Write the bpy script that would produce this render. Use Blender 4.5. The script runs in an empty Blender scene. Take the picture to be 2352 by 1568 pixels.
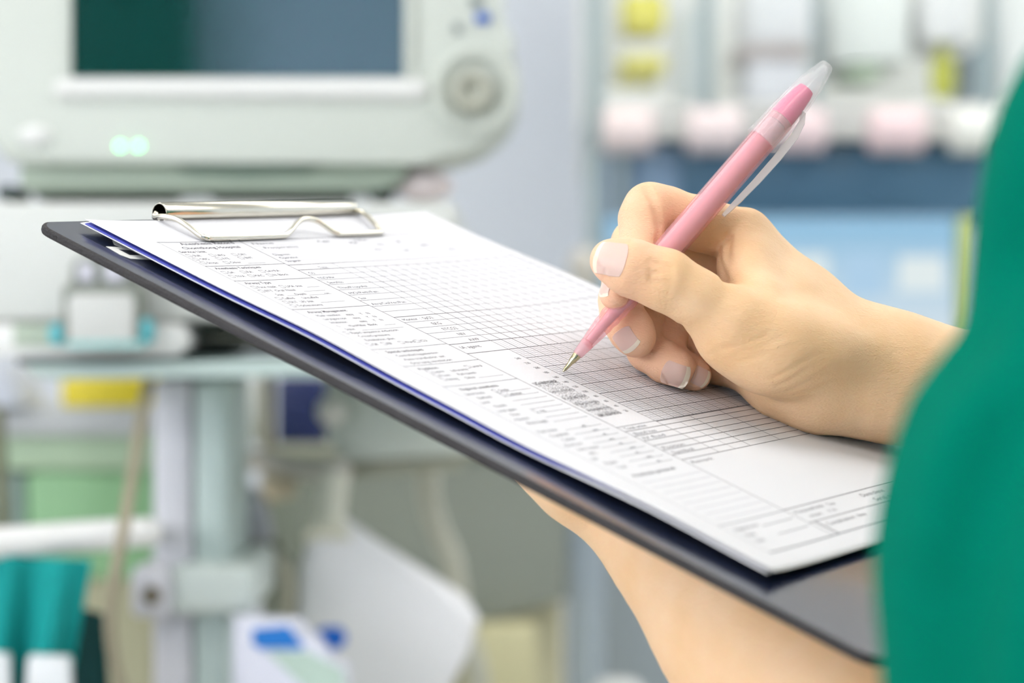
import bpy, bmesh, math, random
import numpy as np
from mathutils import Vector, Matrix
from mathutils.bvhtree import BVHTree

random.seed(7)
SC = bpy.context.scene
COL = SC.collection
R = math.radians
# ------------------------------------------------------------------ camera frame
CAMZ = 1.2
FPX, CX, CY = 5226.67, 1176.0, 784.0          # 80 mm lens on a 36 mm sensor, 2352 x 1568


def P(px, py, D):
    """a point of the room (metres), D metres in front of where the photographer stood"""
    return Vector(((px - CX) / FPX * D, D, CAMZ - (py - CY) / FPX * D))


def Pm(px, py, z):
    """same, millimetres, relative to the camera"""
    return np.array([(px - CX) / FPX * z, z, -(py - CY) / FPX * z])


cam_d = bpy.data.cameras.new('camera')
cam = bpy.data.objects.new('camera', cam_d)
COL.objects.link(cam)
cam.location = (0, 0, CAMZ)
cam.rotation_euler = (R(90), 0, 0)
cam_d.lens = 80
cam_d.sensor_width = 36
cam_d.clip_start = 0.02
cam_d.dof.use_dof = True
cam_d.dof.focus_distance = 0.825
cam_d.dof.aperture_fstop = 6.1
SC.camera = cam
SC.view_settings.view_transform = 'Standard'
SC.view_settings.look = 'None'
SC.view_settings.gamma = 1
SC.view_settings.exposure = -0.15
cy = SC.cycles
cy.max_bounces = 4
cy.diffuse_bounces = 3
cy.glossy_bounces = 2
cy.transmission_bounces = 2
cy.transparent_max_bounces = 20
cy.caustics_reflective = False
cy.caustics_refractive = False
cy.use_adaptive_sampling = True
cy.adaptive_threshold = 0.09
cy.adaptive_min_samples = 12

# ------------------------------------------------------------------ materials
MATS = {}


def srgb(r, g, b):
    f = lambda c: (c / 255) / 12.92 if c <= 10 else ((c / 255 + 0.055) / 1.055) ** 2.4
    return (f(r), f(g), f(b), 1)


def mat(name, rgb, rough=0.5, spec=0.5, metal=0.0, trans=0.0, ior=1.45, sss=0.0, coat=0.0,
        emit=None, estr=0.0, bump=0.0, bscale=200.0, var=0.0, vscale=8.0):
    """procedural principled material; rgb in sRGB 0-255, var = tone variation by noise"""
    if name in MATS:
        return MATS[name]
    m = bpy.data.materials.new(name)
    m.use_nodes = True
    nt = m.node_tree
    b = nt.nodes['Principled BSDF']
    c = srgb(*rgb)
    b.inputs['Base Color'].default_value = c
    b.inputs['Roughness'].default_value = rough
    b.inputs['Specular IOR Level'].default_value = spec
    b.inputs['Metallic'].default_value = metal
    b.inputs['Transmission Weight'].default_value = trans
    b.inputs['IOR'].default_value = ior
    b.inputs['Coat Weight'].default_value = coat
    if sss:
        b.inputs['Subsurface Weight'].default_value = sss
        b.inputs['Subsurface Radius'].default_value = (1.0, 0.4, 0.22)
        b.inputs['Subsurface Scale'].default_value = 0.004
    if emit:
        b.inputs['Emission Color'].default_value = srgb(*emit)
        b.inputs['Emission Strength'].default_value = estr
    if bump or var:
        tc = nt.nodes.new('ShaderNodeTexCoord')
    if var:
        n = nt.nodes.new('ShaderNodeTexNoise')
        n.inputs['Scale'].default_value = vscale
        n.inputs['Detail'].default_value = 4
        nt.links.new(tc.outputs['Object'], n.inputs['Vector'])
        mx = nt.nodes.new('ShaderNodeMix')
        mx.data_type = 'RGBA'
        mx.inputs['A'].default_value = tuple(x * (1 - var) for x in c[:3]) + (1,)
        mx.inputs['B'].default_value = tuple(min(1, x * (1 + var)) for x in c[:3]) + (1,)
        nt.links.new(n.outputs['Fac'], mx.inputs['Factor'])
        nt.links.new(mx.outputs['Result'], b.inputs['Base Color'])
    if bump:
        n2 = nt.nodes.new('ShaderNodeTexNoise')
        n2.inputs['Scale'].default_value = bscale
        n2.inputs['Detail'].default_value = 3
        nt.links.new(tc.outputs['Object'], n2.inputs['Vector'])
        bp = nt.nodes.new('ShaderNodeBump')
        bp.inputs['Strength'].default_value = bump
        bp.inputs['Distance'].default_value = 0.001
        nt.links.new(n2.outputs['Fac'], bp.inputs['Height'])
        nt.links.new(bp.outputs['Normal'], b.inputs['Normal'])
    MATS[name] = m
    return m


def skin_material():
    m = bpy.data.materials.new('skin')
    m.use_nodes = True
    nt = m.node_tree
    b = nt.nodes['Principled BSDF']
    tc = nt.nodes.new('ShaderNodeTexCoord')
    n = nt.nodes.new('ShaderNodeTexNoise')
    n.inputs['Scale'].default_value = 45
    n.inputs['Detail'].default_value = 4
    nt.links.new(tc.outputs['Object'], n.inputs['Vector'])
    ramp = nt.nodes.new('ShaderNodeValToRGB')
    ramp.color_ramp.elements[0].position = 0.33
    ramp.color_ramp.elements[0].color = srgb(240, 197, 150)
    ramp.color_ramp.elements[1].position = 0.68
    ramp.color_ramp.elements[1].color = srgb(246, 208, 168)
    nt.links.new(n.outputs['Fac'], ramp.inputs['Fac'])
    # warmer, pinker flesh of the fingers (attribute written on the mesh)
    at = nt.nodes.new('ShaderNodeAttribute')
    at.attribute_name = 'finger_flush'
    mx = nt.nodes.new('ShaderNodeMix')
    mx.data_type = 'RGBA'
    mx.inputs['B'].default_value = srgb(246, 192, 162)
    nt.links.new(at.outputs['Fac'], mx.inputs['Factor'])
    nt.links.new(ramp.outputs['Color'], mx.inputs['A'])
    nt.links.new(mx.outputs['Result'], b.inputs['Base Color'])
    b.inputs['Roughness'].default_value = 0.5
    b.inputs['Specular IOR Level'].default_value = 0.3
    b.inputs['Subsurface Weight'].default_value = 0.22
    b.inputs['Subsurface Radius'].default_value = (1.0, 0.42, 0.2)
    b.inputs['Subsurface Scale'].default_value = 0.0028
    v = nt.nodes.new('ShaderNodeTexVoronoi')
    v.feature = 'DISTANCE_TO_EDGE'
    v.inputs['Scale'].default_value = 1150
    mp = nt.nodes.new('ShaderNodeMapping')
    mp.inputs['Rotation'].default_value = (0, R(40), 0)
    mp.inputs['Scale'].default_value = (0.45, 1, 1.0)
    nt.links.new(tc.outputs['Object'], mp.inputs['Vector'])
    nt.links.new(mp.outputs['Vector'], v.inputs['Vector'])
    n2 = nt.nodes.new('ShaderNodeTexNoise')
    n2.inputs['Scale'].default_value = 420
    n2.inputs['Detail'].default_value = 4
    nt.links.new(mp.outputs['Vector'], n2.inputs['Vector'])
    ad = nt.nodes.new('ShaderNodeMath')
    ad.operation = 'MULTIPLY_ADD'
    ad.inputs[1].default_value = 0.7
    nt.links.new(v.outputs['Distance'], ad.inputs[0])
    nt.links.new(n2.outputs['Fac'], ad.inputs[2])
    bp = nt.nodes.new('ShaderNodeBump')
    bp.inputs['Strength'].default_value = 0.35
    bp.inputs['Distance'].default_value = 0.0008
    nt.links.new(ad.outputs['Value'], bp.inputs['Height'])
    nt.links.new(bp.outputs['Normal'], b.inputs['Normal'])
    return m


# ------------------------------------------------------------------ objects
WLOC = {}


def link(o, parent=None):
    COL.objects.link(o)
    if parent is not None:
        o.parent = parent
    return o


def tag(o, label=None, cat=None, group=None, kind=None):
    if label:
        o['label'] = label
    if cat:
        o['category'] = cat
    if group:
        o['group'] = group
    if kind:
        o['kind'] = kind
    return o


def thing(name, label, cat, loc, group=None):
    o = bpy.data.objects.new(name, None)
    o.empty_display_size = 0.02
    link(o)
    o.location = loc
    WLOC[o.name] = Vector(loc)
    return tag(o, label, cat, group)


def obj(name, bm, m, parent=None, smooth=True, label=None, cat=None, group=None, kind=None, sharp=35):
    """bm holds room coordinates; the object's origin goes to the base of its shape (or to its parent)"""
    if isinstance(bm, tuple):
        me = bpy.data.meshes.new(name)
        me.from_pydata([tuple(v) for v in bm[0]], [], [tuple(f) for f in bm[1]])
    else:
        bmesh.ops.recalc_face_normals(bm, faces=bm.faces)
        me = bpy.data.meshes.new(name)
        bm.to_mesh(me)
        bm.free()
    if parent is not None:
        org = WLOC[parent.name]
    else:
        co = np.empty(len(me.vertices) * 3, 'f')
        me.vertices.foreach_get('co', co)
        co = co.reshape(-1, 3)
        lo, hi = co.min(0), co.max(0)
        org = Vector(((lo[0] + hi[0]) / 2, (lo[1] + hi[1]) / 2, lo[2]))
    me.transform(Matrix.Translation(-org))
    if m is not None:
        for mm in (m if isinstance(m, (list, tuple)) else [m]):
            me.materials.append(mm)
    if smooth:
        for p in me.polygons:
            p.use_smooth = True
        try:
            me.set_sharp_from_angle(angle=R(sharp))
        except Exception:
            pass
    o = bpy.data.objects.new(name, me)
    link(o, parent)
    if parent is None:
        o.location = org
    WLOC[o.name] = Vector(org)
    return tag(o, label, cat, group, kind)


def BM():
    return bmesh.new()


def add_box(bm, lo, hi, bevel=0.0, seg=2, rot=None, center=None):
    g = bmesh.ops.create_cube(bm, size=1)
    vs = g['verts']
    lo, hi = Vector(lo), Vector(hi)
    c, s = (lo + hi) / 2, hi - lo
    for v in vs:
        v.co = Vector((v.co.x * s.x, v.co.y * s.y, v.co.z * s.z))
    if bevel:
        es = list({e for v in vs for e in v.link_edges})
        r = bmesh.ops.bevel(bm, geom=es, offset=bevel, segments=seg, affect='EDGES', profile=0.5)
        vs = list({v for f in r['faces'] for v in f.verts} | {v for v in vs if v.is_valid})
    if rot is not None:
        bmesh.ops.transform(bm, matrix=rot.to_4x4(), verts=vs)
    bmesh.ops.translate(bm, vec=c, verts=vs)
    return vs


def pbox(bm, x0, y0, x1, y1, D, depth, bevel=0.0, seg=2, rot=None):
    """box whose front face (at distance D) covers the given extent"""
    a, b = P(x0, y1, D), P(x1, y0, D)
    return add_box(bm, (a.x, D, a.z), (b.x, D + depth, b.z), bevel, seg, rot)


def add_prism(bm, pts, D, depth, bevel=0.0, seg=2):
    """outline in the photo's pixels at distance D, extruded away"""
    f = [bm.verts.new(P(x, y, D)) for x, y in pts]
    bk = [bm.verts.new(v.co + Vector((0, depth, 0))) for v in f]
    n = len(f)
    ff = bm.faces.new(f)
    bf = bm.faces.new(bk[::-1])
    for i in range(n):
        bm.faces.new((f[i], bk[i], bk[(i + 1) % n], f[(i + 1) % n]))
    if bevel:
        es = list(ff.edges) + list(bf.edges)
        bmesh.ops.bevel(bm, geom=es, offset=bevel, segments=seg, affect='EDGES', profile=0.5)


def smooth_path(pts, n=8, closed=False):
    """Catmull-Rom through the points"""
    pts = [Vector(p) for p in pts]
    out = []
    m = len(pts)
    for i in range(m if closed else m - 1):
        g = lambda k: pts[k % m] if closed else pts[max(0, min(m - 1, k))]
        p0, p1, p2, p3 = g(i - 1), g(i), g(i + 1), g(i + 2)
        for k in range(n):
            t = k / n
            out.append(0.5 * ((2 * p1) + (p2 - p0) * t + (2 * p0 - 5 * p1 + 4 * p2 - p3) * t * t + (3 * p1 - p0 - 3 * p2 + p3) * t ** 3))
    if not closed:
        out.append(pts[-1])
    return out


def add_tube(bm, pts, rad, sides=12, caps=True):
    pts = [Vector(p) for p in pts]
    rr = rad if isinstance(rad, (list, tuple)) else [rad] * len(pts)
    rings = []
    prev = None
    for i, p in enumerate(pts):
        t = (pts[min(i + 1, len(pts) - 1)] - pts[max(i - 1, 0)]).normalized()
        if prev is None:
            a = Vector((0, 0, 1)) if abs(t.z) < 0.9 else Vector((1, 0, 0))
            n = t.cross(a).normalized()
        else:
            n = (prev - t * prev.dot(t)).normalized()
        prev = n
        b = t.cross(n)
        rings.append([bm.verts.new(p + (n * math.cos(2 * math.pi * k / sides) + b * math.sin(2 * math.pi * k / sides)) * rr[i]) for k in range(sides)])
    for i in range(len(rings) - 1):
        for k in range(sides):
            bm.faces.new((rings[i][k], rings[i][(k + 1) % sides], rings[i + 1][(k + 1) % sides], rings[i + 1][k]))
    if caps:
        bm.faces.new(rings[0][::-1])
        bm.faces.new(rings[-1])


def add_lathe(bm, prof, org, axis, sides=40, closed=False):
    """prof: list of (distance along axis, radius)"""
    org, ax = Vector(org), Vector(axis).normalized()
    a = Vector((0, 0, 1)) if abs(ax.z) < 0.9 else Vector((1, 0, 0))
    n = ax.cross(a).normalized()
    b = ax.cross(n)
    rings = []
    for t, r in prof:
        if r <= 1e-7:
            rings.append([bm.verts.new(org + ax * t)])
        else:
            rings.append([bm.verts.new(org + ax * t + (n * math.cos(2 * math.pi * k / sides) + b * math.sin(2 * math.pi * k / sides)) * r) for k in range(sides)])
    for A, B in list(zip(rings, rings[1:])) + ([(rings[-1], rings[0])] if closed else []):
        for k in range(sides):
            k2 = (k + 1) % sides
            if len(A) == 1 and len(B) == 1:
                continue
            if len(A) == 1:
                bm.faces.new((A[0], B[k2], B[k]))
            elif len(B) == 1:
                bm.faces.new((A[k], A[k2], B[0]))
            else:
                bm.faces.new((A[k], A[k2], B[k2], B[k]))


def add_ball(bm, c, rx, ry=None, rz=None, seg=24):
    ry, rz = ry or rx, rz or rx
    bmesh.ops.create_uvsphere(bm, u_segments=seg, v_segments=seg // 2, radius=1,
                              matrix=Matrix.Translation(c) @ Matrix.Diagonal((rx, ry, rz, 1)))


# ------------------------------------------------------------------ clipboard frame (u across, v down the sheet, w up, millimetres)
BO = np.array([-154.49, 820.93, 42.85])
BU = np.array([0.55868, 0.82718, 0.06049])
BV = np.array([0.77984, -0.49908, -0.37784])
BN = np.array([0.28235, -0.25827, 0.92389])


def Bm(u, v, w=0.0):
    """board coordinates -> millimetres relative to the camera"""
    return BO + u * BU + v * BV + w * BN


def Bw(u, v, w=0.0):
    """board coordinates -> room (metres)"""
    p = Bm(u, v, w) * 0.001
    return Vector((p[0], p[1], p[2] + CAMZ))


def to_board(p):
    q = np.asarray(p) - BO
    return q @ BU, q @ BV, q @ BN


def unproj(px, py, w=0.0):
    d = np.array([(px - CX) / FPX, 1, -(py - CY) / FPX])
    t = ((BO + BN * w) @ BN) / (d @ BN)
    q = d * t - BO
    return q @ BU, q @ BV


def wtop(u, v):
    """height of the curled top sheet"""
    g = lambda x, c, s: math.exp(-((x - c) / s) ** 2)
    e = math.exp(-max(u, 0) / 16)
    w = e * (1.4 + 1.0 * g(v, 112, 30) + 0.7 * g(v, 255, 26) - 0.5 * g(v, 200, 20))
    r = max(0.0, (u - 130) / 80) ** 2
    w += r * (2.6 * g(v, 85, 50) - 1.5 * g(v, 240, 48) + 1.0 * g(v, 0, 25))
    return w


BOARD_TOP = -2.5
# ------------------------------------------------------------------ room
exec_room = True
white_wall = mat('wall_paint', (234, 240, 248), 0.7, var=0.03, vscale=3)
floor_m = mat('floor_vinyl', (222, 219, 210), 0.4, var=0.06, vscale=6)
ceil_m = mat('ceiling_tile', (240, 240, 238), 0.8, var=0.02, vscale=5)
X0, X1, Y0, Y1, ZC = -2.6, 2.8, -2.6, 3.9, 2.75


def struct(name, lo, hi, m):
    bm = BM()
    add_box(bm, lo, hi)
    return obj(name, bm, m, smooth=False, kind='structure')


T = 0.06
struct('floor', (X0 - T, Y0 - T, -T), (X1 + T, Y1 + T, 0), floor_m)
struct('ceiling', (X0 - T, Y0 - T, ZC), (X1 + T, Y1 + T, ZC + T), ceil_m)
struct('wall_back', (X0 - T, Y1, 0), (X1 + T, Y1 + T, ZC), white_wall)
struct('wall_front', (X0 - T, Y0 - T, 0), (X1 + T, Y0, ZC), mat('wall_invented_blue', (176, 196, 232), 0.7, var=0.03, vscale=3))  # blue of this wall invented to tint the monitor screen's reflection
struct('wall_left', (X0 - T, Y0, 0), (X0, Y1, ZC), white_wall)
struct('wall_right', (X1, Y0, 0), (X1 + T, Y1, ZC), white_wall)
bm = BM()
add_box(bm, (X0, Y1 - 0.015, 0), (X1, Y1, 0.1), 0.003)
obj('baseboard_back', bm, mat('skirting', (170, 178, 184), 0.5), kind='structure')

lamp_m = mat('lamp_diffuser', (255, 255, 255), 0.5, emit=(255, 252, 246), estr=3.6)
frame_m = mat('lamp_frame', (235, 236, 236), 0.4)
li = 0
PLACE = {(-1.2, -1.0): 'ceiling light panel behind the camera on the left', (0.6, -1.0): 'ceiling light panel behind the camera on the right',
         (-1.2, 0.7): 'ceiling light panel above and left of the clipboard', (0.6, 0.7): 'ceiling light panel above the writing hand',
         (1.85, 0.7): 'added ceiling light panel brightening the right, above the person', (1.85, 2.4): 'added ceiling light panel brightening the far right, in front of the cabinet end',  # this pair and the next are extra lamps brightening the right background
         (2.0, 3.35): 'added ceiling light panel brightening the far right corner of the room',
         (-1.2, 2.4): 'ceiling light panel above the anaesthesia monitor', (0.6, 2.4): 'ceiling light panel in front of the glass cabinet'}
for (x, y), lab in PLACE.items():
    t = thing('ceiling_light', lab, 'ceiling light', (x, y, ZC), 'recessed ceiling light panels')
    bm = BM()
    for a, b, c, d in ((-0.62, -0.42, 0.62, -0.39), (-0.62, 0.39, 0.62, 0.42), (-0.62, -0.39, -0.59, 0.39), (0.59, -0.39, 0.62, 0.39)):
        add_box(bm, (x + a, y + b, ZC - 0.025), (x + c, y + d, ZC - 0.0005))
    obj('frame', bm, frame_m, t, smooth=False)
    bm = BM()
    add_box(bm, (x - 0.588, y - 0.388, ZC - 0.016), (x + 0.588, y + 0.388, ZC - 0.002))
    obj('diffuser', bm, lamp_m, t, smooth=False)

fill_m = mat('fill_glow', (255, 255, 255), 0.5, emit=(248, 250, 255), estr=6.8)
wfr = mat('fill_frame', (232, 234, 236), 0.4)


def window(name, lo, hi, axis, inward):
    """made-up window adding fill light: glowing pane with a frame, flush on the wall; axis 0: on an x wall, 1: on a y wall"""
    fo = thing(name, None, None, ((lo[0] + hi[0]) / 2, (lo[1] + hi[1]) / 2, lo[2]))
    fo['kind'] = 'structure'
    bm = BM()
    add_box(bm, lo, hi)
    obj('fill_pane', bm, fill_m, fo, smooth=False, kind='structure')
    bm = BM()
    o_ = 1 - axis
    for k in range(4):
        a, b_ = list(lo), list(hi)
        if k == 0:
            a[2], b_[2] = lo[2] - 0.06, lo[2] - 0.001
        elif k == 1:
            a[2], b_[2] = hi[2] + 0.001, hi[2] + 0.06
        elif k == 2:
            a[o_], b_[o_] = lo[o_] - 0.06, lo[o_] - 0.001
        else:
            a[o_], b_[o_] = hi[o_] + 0.001, hi[o_] + 0.06
        if inward > 0:
            b_[axis] = hi[axis] + 0.03
        else:
            a[axis] = lo[axis] - 0.03
        add_box(bm, a, b_)
    obj('fill_frame', bm, wfr, fo, smooth=False, kind='structure')


window('fill_window_1', (X0 + 0.001, -1.5, 1.25), (X0 + 0.012, 0.3, 2.5), 0, 1)  # both windows are made up, out of view, to add fill light
window('fill_window_2', (-2.35, Y0 + 0.001, 1.2), (-1.35, Y0 + 0.012, 2.45), 1, 1)
V_, F_ = [], []  # made-up curtain, out of view, gives the screen its dark green reflection
for j in range(2):
    for i in range(81):
        V_.append(Vector((-1.32 + 0.5 * i / 80 + (0.05 if j == 0 else 0.0), Y0 + 0.12 + 0.03 * math.sin(i * 0.9), 0.04 if j == 0 else 2.35)))
F_ = [(i, i + 1, i + 82, i + 81) for i in range(80)]
o = obj('reflection_curtain', (V_, F_), mat('added_curtain_green', (16, 74, 66), 0.9), label='added dark green curtain, unseen behind the camera, placed to be mirrored in the monitor screen', cat='curtain')
o.modifiers.new('t', 'SOLIDIFY').thickness = 0.004

# ------------------------------------------------------------------ clipboard
BMAT = Matrix(((BU[0] * .001, BV[0] * .001, BN[0] * .001, BO[0] * .001),
               (BU[1] * .001, BV[1] * .001, BN[1] * .001, BO[1] * .001),
               (BU[2] * .001, BV[2] * .001, BN[2] * .001, BO[2] * .001 + CAMZ), (0, 0, 0, 1)))


def on_board(bm):
    bmesh.ops.transform(bm, matrix=BMAT, verts=bm.verts)
    return bm


board_m = bpy.data.materials.new('board_vinyl')
board_m.use_nodes = True
nt = board_m.node_tree
b = nt.nodes['Principled BSDF']
b.inputs['Base Color'].default_value = srgb(28, 36, 60)
b.inputs['Roughness'].default_value = 0.22
b.inputs['Specular IOR Level'].default_value = 0.6
b.inputs['Coat Weight'].default_value = 1.0
b.inputs['Coat Roughness'].default_value = 0.12
b.inputs['Coat IOR'].default_value = 1.6
tc = nt.nodes.new('ShaderNodeTexCoord')
n = nt.nodes.new('ShaderNodeTexNoise')
n.inputs['Scale'].default_value = 900
nt.links.new(tc.outputs['Object'], n.inputs['Vector'])
bp = nt.nodes.new('ShaderNodeBump')
bp.inputs['Strength'].default_value = 0.06
bp.inputs['Distance'].default_value = 0.0003
nt.links.new(n.outputs['Fac'], bp.inputs['Height'])
nt.links.new(bp.outputs['Normal'], b.inputs['Normal'])
edge_m = mat('board_edge', (46, 43, 44), 0.6, bump=0.5, bscale=900, var=0.25, vscale=300)
chrome = mat('nickel_steel', (226, 222, 208), 0.16, metal=1.0)

clipb = thing('clipboard', 'dark navy clipboard with a metal wire clip, holding the printed record form', 'clipboard', Bw(105, 165, -5.9))


def rrect(u0, v0, u1, v1, r, n=8):
    out = []
    for cu, cv, a0 in ((u1 - r, v1 - r, 0), (u0 + r, v1 - r, 90), (u0 + r, v0 + r, 180), (u1 - r, v0 + r, 270)):
        for k in range(n + 1):
            a = R(a0 + 90 * k / n)
            out.append((cu + r * math.cos(a), cv + r * math.sin(a)))
    return out


bm = BM()
rings = []
for w, ins in ((-5.8, 1.0), (-5.5, 0.3), (-4.7, 0), (-3.4, 0), (-2.75, 0.3), (-2.5, 1.0)):
    rings.append([bm.verts.new((u, v, w)) for u, v in rrect(-16.0 + ins, -8.8 + ins, 224 - ins, 343 - ins, 8)])
for A, B in zip(rings, rings[1:]):
    for k in range(len(A)):
        f = bm.faces.new((A[k], A[(k + 1) % len(A)], B[(k + 1) % len(A)], B[k]))
        f.material_index = 1
bm.faces.new(rings[0])
bm.faces.new(rings[-1])
obj('board', on_board(bm), [board_m, edge_m], clipb, sharp=12)

# spring tube of the clip: an open roll of sheet metal, along u
TU0, TU1, TVC, TWC, TR = 43.5, 161.0, -4.3, 1.5, 4.0
bm = BM()
arc = [R(a) for a in range(-55, 236, 10)]
ro, ri = TR, TR - 0.55
rows = []
for u, rr_ in ((TU0, 0.25), (TU0 + 0.5, 0), (TU1 - 0.5, 0), (TU1, 0.25)):
    rows.append([[bm.verts.new((u, TVC + (r - rr_ * (1 if r == ro else -0.2)) * math.cos(a), TWC + (r - rr_ * (1 if r == ro else -0.2)) * math.sin(a))) for a in arc] for r in (ro, ri)])
for A, B in zip(rows, rows[1:]):
    for j in (0, 1):
        for k in range(len(arc) - 1):
            bm.faces.new((A[j][k], A[j][k + 1], B[j][k + 1], B[j][k]))
    for k in (0, len(arc) - 1):
        bm.faces.new((A[0][k], B[0][k], B[1][k], A[1][k]))
for A in (rows[0], rows[-1]):
    for k in range(len(arc) - 1):
        bm.faces.new((A[0][k], A[0][k + 1], A[1][k + 1], A[1][k]))
obj('clip_tube', on_board(bm), chrome, clipb, sharp=40)
# base plate of the clip under the tube
bm = BM()
add_box(bm, (TU0 + 3, -8.2, -2.5), (TU1 - 3, -1.5, -2.0), 0.2)
obj('clip_plate', on_board(bm), chrome, clipb)
# the wire bow
ww = 1.1
path = [(60, TVC + .4, TWC - .2), (43, TVC + 0.4, TWC - .2), (41.0, TVC + 1, TWC - .1), (39.6, -2.5, 0.6), (39.2, 2, 2.4), (39.6, 8, 3.6), (39.8, 14.5, 3.0), (40.2, 19.8, 1.9),
        (41.6, 22.0, 1.5), (46, 22.6, 1.35), (70, 22.6, 1.35), (84, 22.5, 1.4), (88, 22.2, 1.6), (92.5, 20.4, 2.5), (99, 17.4, 4.4), (104, 16.0, 5.4), (109, 16.0, 5.4), (113, 17.4, 4.6),
        (117, 20.6, 2.6), (119.5, 22.2, 1.6), (123, 22.6, 1.35), (140, 22.6, 1.35), (147.6, 22.4, 1.35), (149.8, 21.0, 1.5), (152.0, 16, 2.6), (156.0, 7, 3.4), (159.5, 0, 2.2), (162.5, -3.6, .8), (163, TVC + .6, -.4),
        (160.5, TVC + .4, TWC - .2), (146, TVC + .4, TWC - .2)]
bm = BM()
add_tube(bm, smooth_path(path, 6), ww, 14)
obj('clip_wire', on_board(bm), chrome, clipb, sharp=60)
# white printed mark on the board, half hidden under the sheets
mk_w = mat('mark_white', (236, 236, 232), 0.5)
mk_k = mat('mark_dark', (40, 42, 56), 0.4)


def uv_poly(bm, pts, w, th=0.06):
    vs = [bm.verts.new((u, v, w)) for u, v in pts]
    vt = [bm.verts.new((u, v, w + th)) for u, v in pts]
    bm.faces.new(vt)
    n = len(vs)
    for i in range(n):
        bm.faces.new((vs[i], vs[(i + 1) % n], vt[(i + 1) % n], vt[i]))


bm = BM()
uv_poly(bm, [unproj(x, y, BOARD_TOP) for x, y in ((243, 566), (288, 568), (352, 597), (300, 594), (276, 585))], BOARD_TOP)
uv_poly(bm, [unproj(x, y, BOARD_TOP) for x, y in ((258, 552), (275, 556), (312, 573), (300, 574), (262, 562))], BOARD_TOP)
obj('printed_mark', on_board(bm), mk_w, clipb, smooth=False, label='white printed mark')
bm = BM()
uv_poly(bm, [unproj(x, y, BOARD_TOP) for x, y in ((273, 573), (300, 575), (322, 586), (298, 586))], BOARD_TOP + 0.06, 0.03)
obj('printed_mark', on_board(bm), mk_k, clipb, smooth=False, label='dark rectangle inside the white mark')

# ------------------------------------------------------------------ the sheets
paper_m = mat('paper', (233, 233, 238), 0.75, spec=0.2, bump=0.05, bscale=700)
blue_m = mat('blue_shade', (84, 90, 186), 0.6, spec=0.3)


def sheet_grid(u0, v0, u1, v1, fw, nu=60, nv=90, edge=lambda v: 0.0):
    us = [u0 + (u1 - u0) * (i / nu) ** 1.25 for i in range(nu + 1)]
    vs = [v0 + (v1 - v0) * j / nv for j in range(nv + 1)]
    sh = lambda u, v: u + edge(v) * (1 - (u - u0) / (u1 - u0))
    V = [Bw(sh(u, v), v, fw(sh(u, v), v)) for v in vs for u in us]
    F = [(j * (nu + 1) + i, j * (nu + 1) + i + 1, (j + 1) * (nu + 1) + i + 1, (j + 1) * (nu + 1) + i) for j in range(nv) for i in range(nu)]
    return V, F


def sheet(name, data, m, label, cat, th=0.00009):
    o = obj(name, data, m, None, label=label, cat=cat)
    s = o.modifiers.new('thickness', 'SOLIDIFY')
    s.thickness = th
    s.offset = 0
    return o


form = sheet('record_form', sheet_grid(0, 0, 210, 297, wtop), paper_m, 'white printed medical record form, topmost sheet on the clipboard', 'paper form')
d = lambda u, k: math.exp(-max(u, 0) / k)
sheet('blue_shade_sheet', sheet_grid(-0.5, 1.0, 209, 296, lambda u, v: wtop(max(u, 0), v) - 0.3 - (1.15 - 0.75 * min(1, max(0, (v - 190) / 60))) * d(u + 0.5, 4), edge=lambda v: 4.0 * min(1, max(0, (v - 215) / 40))), blue_m, 'added blue sheet standing in for shade and colour fringe under the printed form', 'paper')  # blue stands in for shade and lens fringe between the white sheets
sheet('under_sheet', sheet_grid(-0.9, -0.8, 208.4, 295.5, lambda u, v: wtop(max(u, 0), v) * 0.96 - 0.7 - (1.1 - 0.5 * min(1, max(0, (v - 190) / 60))) * d(u + 0.9, 5)), paper_m, 'plain white sheet below the blue shade sheet, its corner showing at upper left', 'paper')

# ---- printing on the form
ink = mat('ink_dark', (122, 120, 126), 0.8, spec=0.1)
ink2 = mat('ink_grey', (126, 128, 136), 0.8, spec=0.1)
ink3 = mat('ink_thin', (188, 186, 198), 0.8, spec=0.1)
PR = {'d': ([], []), 'g': ([], []), 't': ([], [])}
INKW = 0.09


def quad_strip(key, pts, nrm):
    """thin printed stroke through pts (u,v); nrm = half width vector"""
    V, F = PR[key]
    base = len(V)
    for u, v in pts:
        for s in (-1, 1):
            a, c = u + nrm[0] * s, v + nrm[1] * s
            V.append(Bw(a, c, wtop(a, c) + INKW))
    for i in range(len(pts) - 1):
        F.append((base + 2 * i, base + 2 * i + 1, base + 2 * i + 3, base + 2 * i + 2))


def hline(v, u0, u1, th=0.34, key='d'):
    n = max(2, int((u1 - u0) / 5) + 1)
    quad_strip(key, [(u0 + (u1 - u0) * i / n, v) for i in range(n + 1)], (0, th / 2))


def vline(u, v0, v1, th=0.26, key='d'):
    n = max(2, int((v1 - v0) / 5) + 1)
    quad_strip(key, [(u, v0 + (v1 - v0) * i / n) for i in range(n + 1)], (th / 2, 0))


DG = None


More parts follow.
